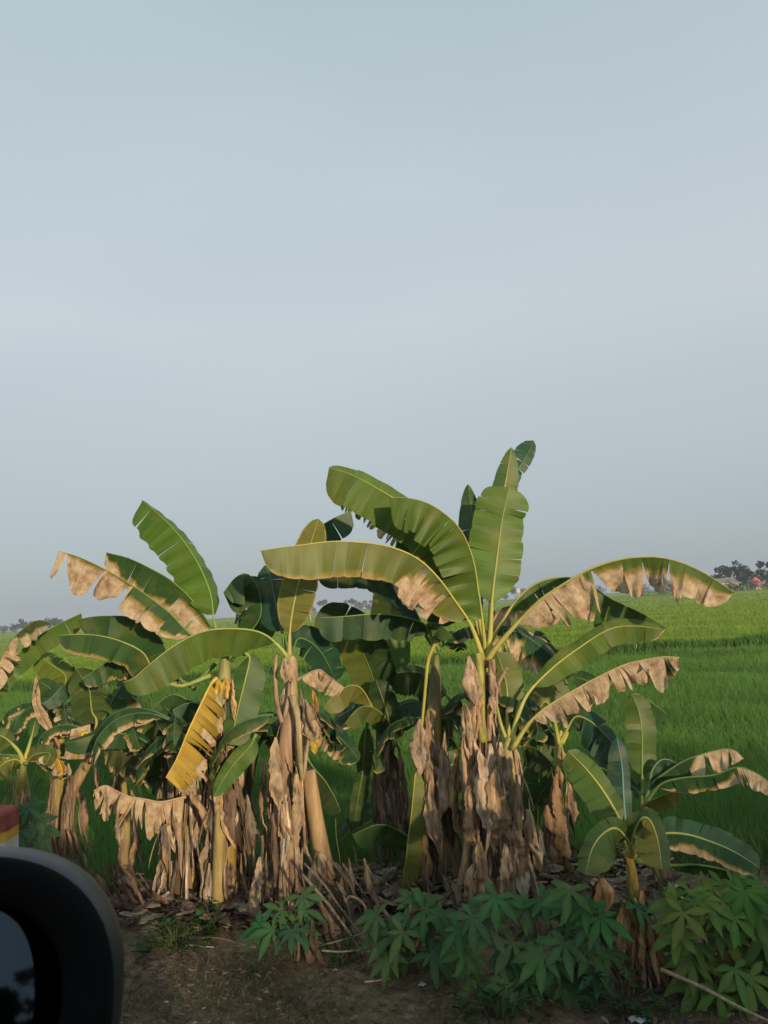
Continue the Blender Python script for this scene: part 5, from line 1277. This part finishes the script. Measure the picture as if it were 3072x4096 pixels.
cassava("cassava plant cut by the right edge of the photo", (3080, 3980), [(3060, 3600), (3110, 3700)], [('J', 1540, 740), ('J', 1600, 620), ('J', 1640, 900), ('J', 1580, 1000), ('J', 1700, 760), ('J', 1500, 620), ('J', 1690, 1180), ('J', 1520, 530), ('J', 1600, 500), ('J', 1460, 560), ('J', 1620, 800), ('J', 1600, 1180), ('J', 1640, 1350), ('J', 1540, 1420)], 4.55, 6, extra=12, tint=(0.065, 0.135, 0.035))
cassava("bluish dark cassava plant beside the marker post at left", (140, 3560), [(110, 3240), (190, 3320)], [('E', 180, 880), ('E', 130, 950), ('E', 230, 950), ('E', 120, 1050), ('E', 290, 1060), ('E', 200, 1120), ('E', 260, 1000)], 5.6, 7, extra=9, tint=(0.028, 0.075, 0.035), size=.16)

# small weeds
def weed(label, c, x, y, Y, n, rad, seed, tint=(0.045, 0.12, 0.03), ls=0.05):
    rng = random.Random(seed)
    b = P(*cp(c, x, y), Y); b[2] = 0.0
    e = empty("weed", b, label, "weed", "low weeds on the verge")
    st = MB(); lf = MB()
    for i in range(n):
        a = rng.uniform(0, 6.28); r_ = rad * rng.random() ** .6; h = rng.uniform(.04, .24) * (1 - .4 * r_ / rad)
        tip = b + np.array([math.cos(a) * r_, math.sin(a) * r_, h])
        st.tube([b + (tip - b) * np.array([.3, .3, 0]), (b + tip) / 2 + np.array([0, 0, .03]), tip], [.003, .0025, .002], (.08, .1, .04), n=4)
        for k_ in range(3):
            q = tip + np.array([rng.uniform(-.03, .03), rng.uniform(-.03, .03), rng.uniform(-.04, .02)])
            u = np.array([rng.uniform(-1, 1), rng.uniform(-1, 1), rng.uniform(-.3, .3)]); u /= np.linalg.norm(u)
            v = np.cross(u, [0, .5, 1]); v /= np.linalg.norm(v) + 1e-9
            s_ = ls * rng.uniform(.6, 1.2); tt = tuple(w * rng.uniform(.7, 1.2) for w in tint)
            ids = [[lf.add(q + u * s_ * (f - .5) - v * s_ * .4 * math.sin(math.pi * (f * .9 + .05)), tt), lf.add(q + u * s_ * (f - .5) + np.array([0, 0, .006]), tt), lf.add(q + u * s_ * (f - .5) + v * s_ * .4 * math.sin(math.pi * (f * .9 + .05)), tt)] for f in (0, .3, .6, 1)]
            lf.grid(ids)
    st.build("stem", M_TWIG, e, b); lf.build("foliage", M_CASS, e, b)
weed("leafy green weed on the bare soil in front of the ragged dead leaves", 'E', 1150, 1640, 5.4, 46, .24, 1)
weed("low weed at the foot of the yellow-leaf banana plant", 'N', 1400, 1010, 5.6, 24, .15, 2)
weed("small weed near the two bare sticks at the clump's foot", 'K', 1000, 1090, 5.0, 14, .12, 3)
weed("low weed behind the black door mirror", 'E', 620, 1220, 6.2, 26, .2, 4)
weed("weed under the cassava with crossing stems", 'I', 800, 1400, 4.3, 30, .25, 5, tint=(.03, .07, .025))
weed("weed at the foot of the front right banana plant", 'J', 500, 1520, 4.25, 34, .22, 6, tint=(.03, .07, .025))

# dead leaf heap and sticks
M_LIT = M_DEAD
def litter(name, label, cat, x0, x1, y0, y1, n, seed, zmax=.05, size=(.03, .14), kind="stuff", tints=((.3, .22, .14), (.2, .14, .09), (.12, .08, .05), (.38, .3, .2)), hfun=None):
    rng = random.Random(seed); mb = MB()
    for _ in range(n):
        x, y = rng.uniform(x0, x1), rng.uniform(y0, y1)
        z = ground_z(x, y) + .02 + rng.uniform(.0, zmax) * (hfun(x, y) if hfun else 1)
        a = rng.uniform(-.9, .9) + (math.pi if rng.random() < .5 else 0); l = rng.uniform(*size); w = l * rng.uniform(.12, .35)
        u = np.array([math.cos(a), math.sin(a), rng.gauss(0, .25)]); v = np.array([-math.sin(a), math.cos(a), rng.gauss(0, .3)])
        kk = rng.uniform(.7, 1.2); t_ = tuple(q * kk for q in rng.choice(tints)); ph = rng.uniform(0, 6)
        ids = []
        for j in range(4):
            f = j / 3; ww = w * math.sin(math.pi * (f * .8 + .1))
            c = np.array([x, y, z]) + u * l * (f - .5) + np.array([0, 0, .2 * w * math.sin(f * 5 + ph)])
            ids.append([mb.add(c - v * ww, t_), mb.add(c + np.array([0, 0, .3 * w]), t_), mb.add(c + v * ww, t_)])
        mb.grid(ids)
    return tag(mb.build(name, M_LIT), label, cat, kind=kind)
litter("leaf_litter", "brown dead leaf litter strewn over the verge soil", "litter", -4, 4.2, 3.4, 6.5, 9000, 3, zmax=.02, size=(.012, .05), tints=((.15, .11, .07), (.11, .08, .05), (.07, .055, .035), (.19, .15, .1)))
litter("leaf_litter", "deeper dead leaf litter at the feet of the banana stems", "litter", -4.5, 1.9, 5.5, 6.5, 2200, 4, zmax=.14, size=(.05, .18), tints=((.26, .19, .12), (.17, .12, .08), (.1, .07, .05), (.33, .26, .17)))
def heap(label, c, x, y, Y, seed, n=34, w=.35, h=.45, tint=(.24, .17, .11), lean=0.35):
    rng = random.Random(seed)
    b = P(*cp(c, x, y), Y); b[2] = 0
    e = empty("dead_leaf_heap", b, label, "dead leaves")
    class Q: pass
    q = Plant.__new__(Plant); q.rng = rng; q.e = e; q.base = b
    for i in range(n):
        kk = rng.uniform(.55, 1.5); t_ = tuple(v * kk for v in tint)
        p = b + np.array([rng.gauss(0, w * .5), rng.gauss(0, .15), 0]); p[2] = max(.1, h * rng.random() + .08)
        mb = MB(); d = np.array([lean * rng.uniform(.3, 1.6), rng.gauss(0, .2), -1.0])
        L_ = min(rng.uniform(.2, .55), p[2] * 1.3); W_ = rng.uniform(.006, .035)
        ids = []; ph = rng.uniform(0, 6); c_ = p.copy()
        for j in range(8):
            f = j / 7; c_ = c_ + (d / np.linalg.norm(d) + np.array([.3 * math.sin(ph + f * 6), .3 * math.cos(ph + f * 7), 0])) * L_ / 7
            c_[2] = max(c_[2], .015)
            ww = W_ * math.sin(math.pi * (f * .85 + .08)) * (1 + .3 * math.sin(f * 15 + ph)); a = ph + f * 1.5
            s_ = np.array([math.cos(a), math.sin(a) * .5, .2]) * ww
            ids.append([mb.add(c_ - s_, t_), mb.add(c_ + np.array([0, -.3 * ww, 0]), t_), mb.add(c_ + s_, t_)])
        mb.grid(ids); mb.build("dry_leaf", M_DEAD, e, b)
heap("slanting brown heap of dead banana leaves right of the tan-topped stem", 'K', 900, 1060, 5.35, 1, n=50, w=.22, h=.5, tint=(.2, .15, .1))
heap("low brown tangle of dead leaves at the foot of the left clump", 'E', 760, 1480, 6.1, 2, n=80, w=.4, h=.34, tint=(.2, .13, .09), lean=.5)
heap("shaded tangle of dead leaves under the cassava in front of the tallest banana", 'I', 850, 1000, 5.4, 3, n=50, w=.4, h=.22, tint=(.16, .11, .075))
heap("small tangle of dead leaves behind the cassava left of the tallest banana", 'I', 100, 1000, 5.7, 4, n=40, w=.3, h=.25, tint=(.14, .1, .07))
heap("dark dead leaves under the left cassava by the marker post", 'E', 350, 1300, 6.1, 5, n=80, w=.35, h=.6, tint=(.2, .14, .09), lean=.1)
def stick(label, c, pts, Y0, Y1, r, tint=(.3, .24, .17), z=None, name="stick"):
    q = []
    for i, (x, y) in enumerate(pts):
        Yq = Y0 + (Y1 - Y0) * i / (len(pts) - 1)
        p = P(*cp(c, x, y), Yq) if z is None else G(*cp(c, x, y), z)
        q.append(p)
    q = resample(q, 14); b = q[0].copy()
    mb = MB(); mb.tube(q, [r * (1 - .03 * i) for i in range(14)], tint, n=7)
    tag(mb.build(name, M_TWIG, None, b), label, "stick")
stick("long pale stick slanting down to the right edge, under the yellow-green cassava", 'J', [(770, 1205), (1100, 1350), (1400, 1510), (1670, 1640)], 4.3, 4.0, .011, (.34, .27, .17))
stick("bare stick slanting through the slanted leaf heap", 'K', [(640, 420), (800, 600), (1000, 860), (1140, 1080)], 5.3, 5.0, .012, (.24, .17, .11))
stick("second bare stick lower in the slanted leaf heap", 'K', [(660, 330), (820, 500), (960, 700), (1240, 1060)], 5.5, 5.1, .009, (.24, .17, .11))
stick("thin curved stick arching right of the leaf heap", 'K', [(990, 640), (1050, 600), (1160, 680), (1200, 900), (1280, 1000)], 5.2, 5.0, .008, (.28, .2, .12))
stick("pale stick lying flat across the soil behind the mirror", 'N', [(960, 815), (1060, 860), (1200, 920), (1330, 975)], 0, 0, .011, (.32, .26, .2), z=.03)
stick("short pale stick tilted up beside the ragged dead leaves", 'N', [(1030, 845), (1080, 815), (1120, 785)], 6.0, 5.9, .016, (.4, .36, .28))
stick("thin horizontal stick between the leaf heap and the cassava", 'K', [(790, 1010), (980, 960), (1140, 910), (1250, 885)], 5.1, 5.0, .005, (.3, .25, .16))
stick("low stick bent along the soil under the leaf heap", 'K', [(800, 1050), (960, 1060), (1130, 1040), (1220, 1010)], 4.9, 4.9, .006, (.26, .2, .13))
stick("pale twig lying on the soil in the foreground", 'N', [(1120, 1125), (1260, 1138), (1420, 1150)], 0, 0, .006, (.4, .33, .24), z=.03)
stick("brown root-like stick along the soil below the weed", 'N', [(1300, 1085), (1460, 1092), (1600, 1130), (1700, 1150)], 0, 0, .012, (.2, .14, .1), z=.03)
stick("short pale twig at the centre of the foreground", 'K', [(1160, 1310), (1260, 1300), (1370, 1280)], 0, 0, .006, (.38, .3, .2), z=.03)
stick("tall dry weed stalk in the gap behind the leaf heap", 'F', [(880, 1650), (930, 1440), (905, 1250), (900, 1120)], 6.2, 6.2, .005, (.22, .2, .1), name="dry_weed_stalk")
stick("second dry weed stalk in the gap, nearer the brown skirted stem", 'F', [(1000, 1650), (1040, 1440), (1010, 1260)], 6.3, 6.3, .005, (.2, .19, .1), name="dry_weed_stalk")

# scraps of paper and plastic on the verge
M_SCR = simple("scrap", (0.42, 0.43, 0.42), var=.15, scale=30, rough=.6)
def scrap(label, c, x, y, s, seed):
    rng = random.Random(seed); p = G(*cp(c, x, y), .03); mb = MB(); n = 6
    ids = [[mb.add((s * ((i / n - .5)) * 1.5, s * (j / n - .5), .2 * s * (math.sin(i * 1.7 + seed) * math.cos(j * 1.3) + 1) * (1 - abs(i / n - .5)) + rng.uniform(0, .1) * s)) for j in range(n + 1)] for i in range(n + 1)]
    mb.grid(ids); o = mb.build("litter_scrap", M_SCR); o.location = p; tag(o, label, "litter scrap", "pale scraps on the verge")
scrap("pale scrap on the soil just right of the mirror", 'N', 893, 1090, 0.03, 1)
scrap("pale scrap on the soil below the leafy weed", 'N', 1080, 1095, 0.021, 2)
scrap("tiny pale scrap low on the soil near the mirror's edge", 'N', 1105, 1515, 0.015, 3)
scrap("small white scrap at the middle of the foreground soil", 'K', 915, 1213, 0.018, 4)
scrap("pale scrap in front of the cassava plants", 'I', 185, 1340, 0.027, 5)
scrap("largest pale scrap, cut by the bottom edge at right", 'J', 590, 1640, 0.06, 6)

# grass tufts on the verge
def verge_grass():
    r = np.random.default_rng(11); n = 42000
    cx, cy = r.uniform(-4, 4.4, 420), r.uniform(3.3, 5.6, 420)
    k_ = r.integers(0, 420, n)
    x = cx[k_] + r.normal(0, .16, n); y = cy[k_] + r.normal(0, .11, n)
    z = np.where(y < 3.1, .35 * (3.1 - y) / 1.5, 0.0)
    h = r.uniform(.012, .05, n); w = r.uniform(.002, .004, n)
    a = r.uniform(0, 3.14, n); dx, dy = np.cos(a) * w, np.sin(a) * w
    lx, ly = r.normal(0, .035, n), r.normal(0, .02, n)
    V = np.stack([np.stack([x - dx, y - dy, z], 1), np.stack([x + dx, y + dy, z], 1), np.stack([x + lx, y + ly, z + h], 1)], 1).reshape(-1, 3)
    t_ = np.where(r.random((n, 1)) < .5, np.array([[.055, .075, .03]]), np.array([[.16, .125, .07]])) * r.uniform(.7, 1.3, (n, 1))
    o = raw_mesh("verge_grass", V, np.arange(n * 3).reshape(-1, 3), M_RICE, np.repeat(t_, 3, 0))
    tag(o, "short sparse grass and dry blades on the verge", "grass", kind="stuff")
verge_grass()

# grass on the bank down to the paddy
def bank_grass():
    r = np.random.default_rng(21); n = 26000
    x = r.uniform(-1.6, 6.5, n); y = r.uniform(5.9, 7.3, n)
    keep = r.random(n) < np.clip((x + 1.6) / 0.8, 0, 1) * np.clip((y - 5.9) / 0.6, 0.12, 1)
    x, y = x[keep], y[keep]; n = len(x)
    z = np.where(y < 6.6, 0.0, -0.45 * (y - 6.6) / 0.7)
    h = r.uniform(.08, .26, n); w = r.uniform(.003, .006, n)
    a = r.uniform(-.8, .8, n); dx, dy = np.cos(a) * w, np.sin(a) * w
    lx, ly = r.normal(0, .06, n), r.normal(0, .05, n)
    V = np.stack([np.stack([x - dx, y - dy, z - .02], 1), np.stack([x + dx, y + dy, z - .02], 1), np.stack([x + lx, y + ly, z + h], 1)], 1).reshape(-1, 3)
    t_ = np.where(r.random((n, 1)) < .85, np.array([[.045, .12, .022]]), np.array([[.16, .13, .06]])) * r.uniform(.7, 1.3, (n, 1))
    tag(raw_mesh("bank_grass", V, np.arange(n * 3).reshape(-1, 3), M_RICE, np.repeat(t_, 3, 0)), "green grass on the bank between banana stems and paddy", "grass", kind="stuff")
bank_grass()
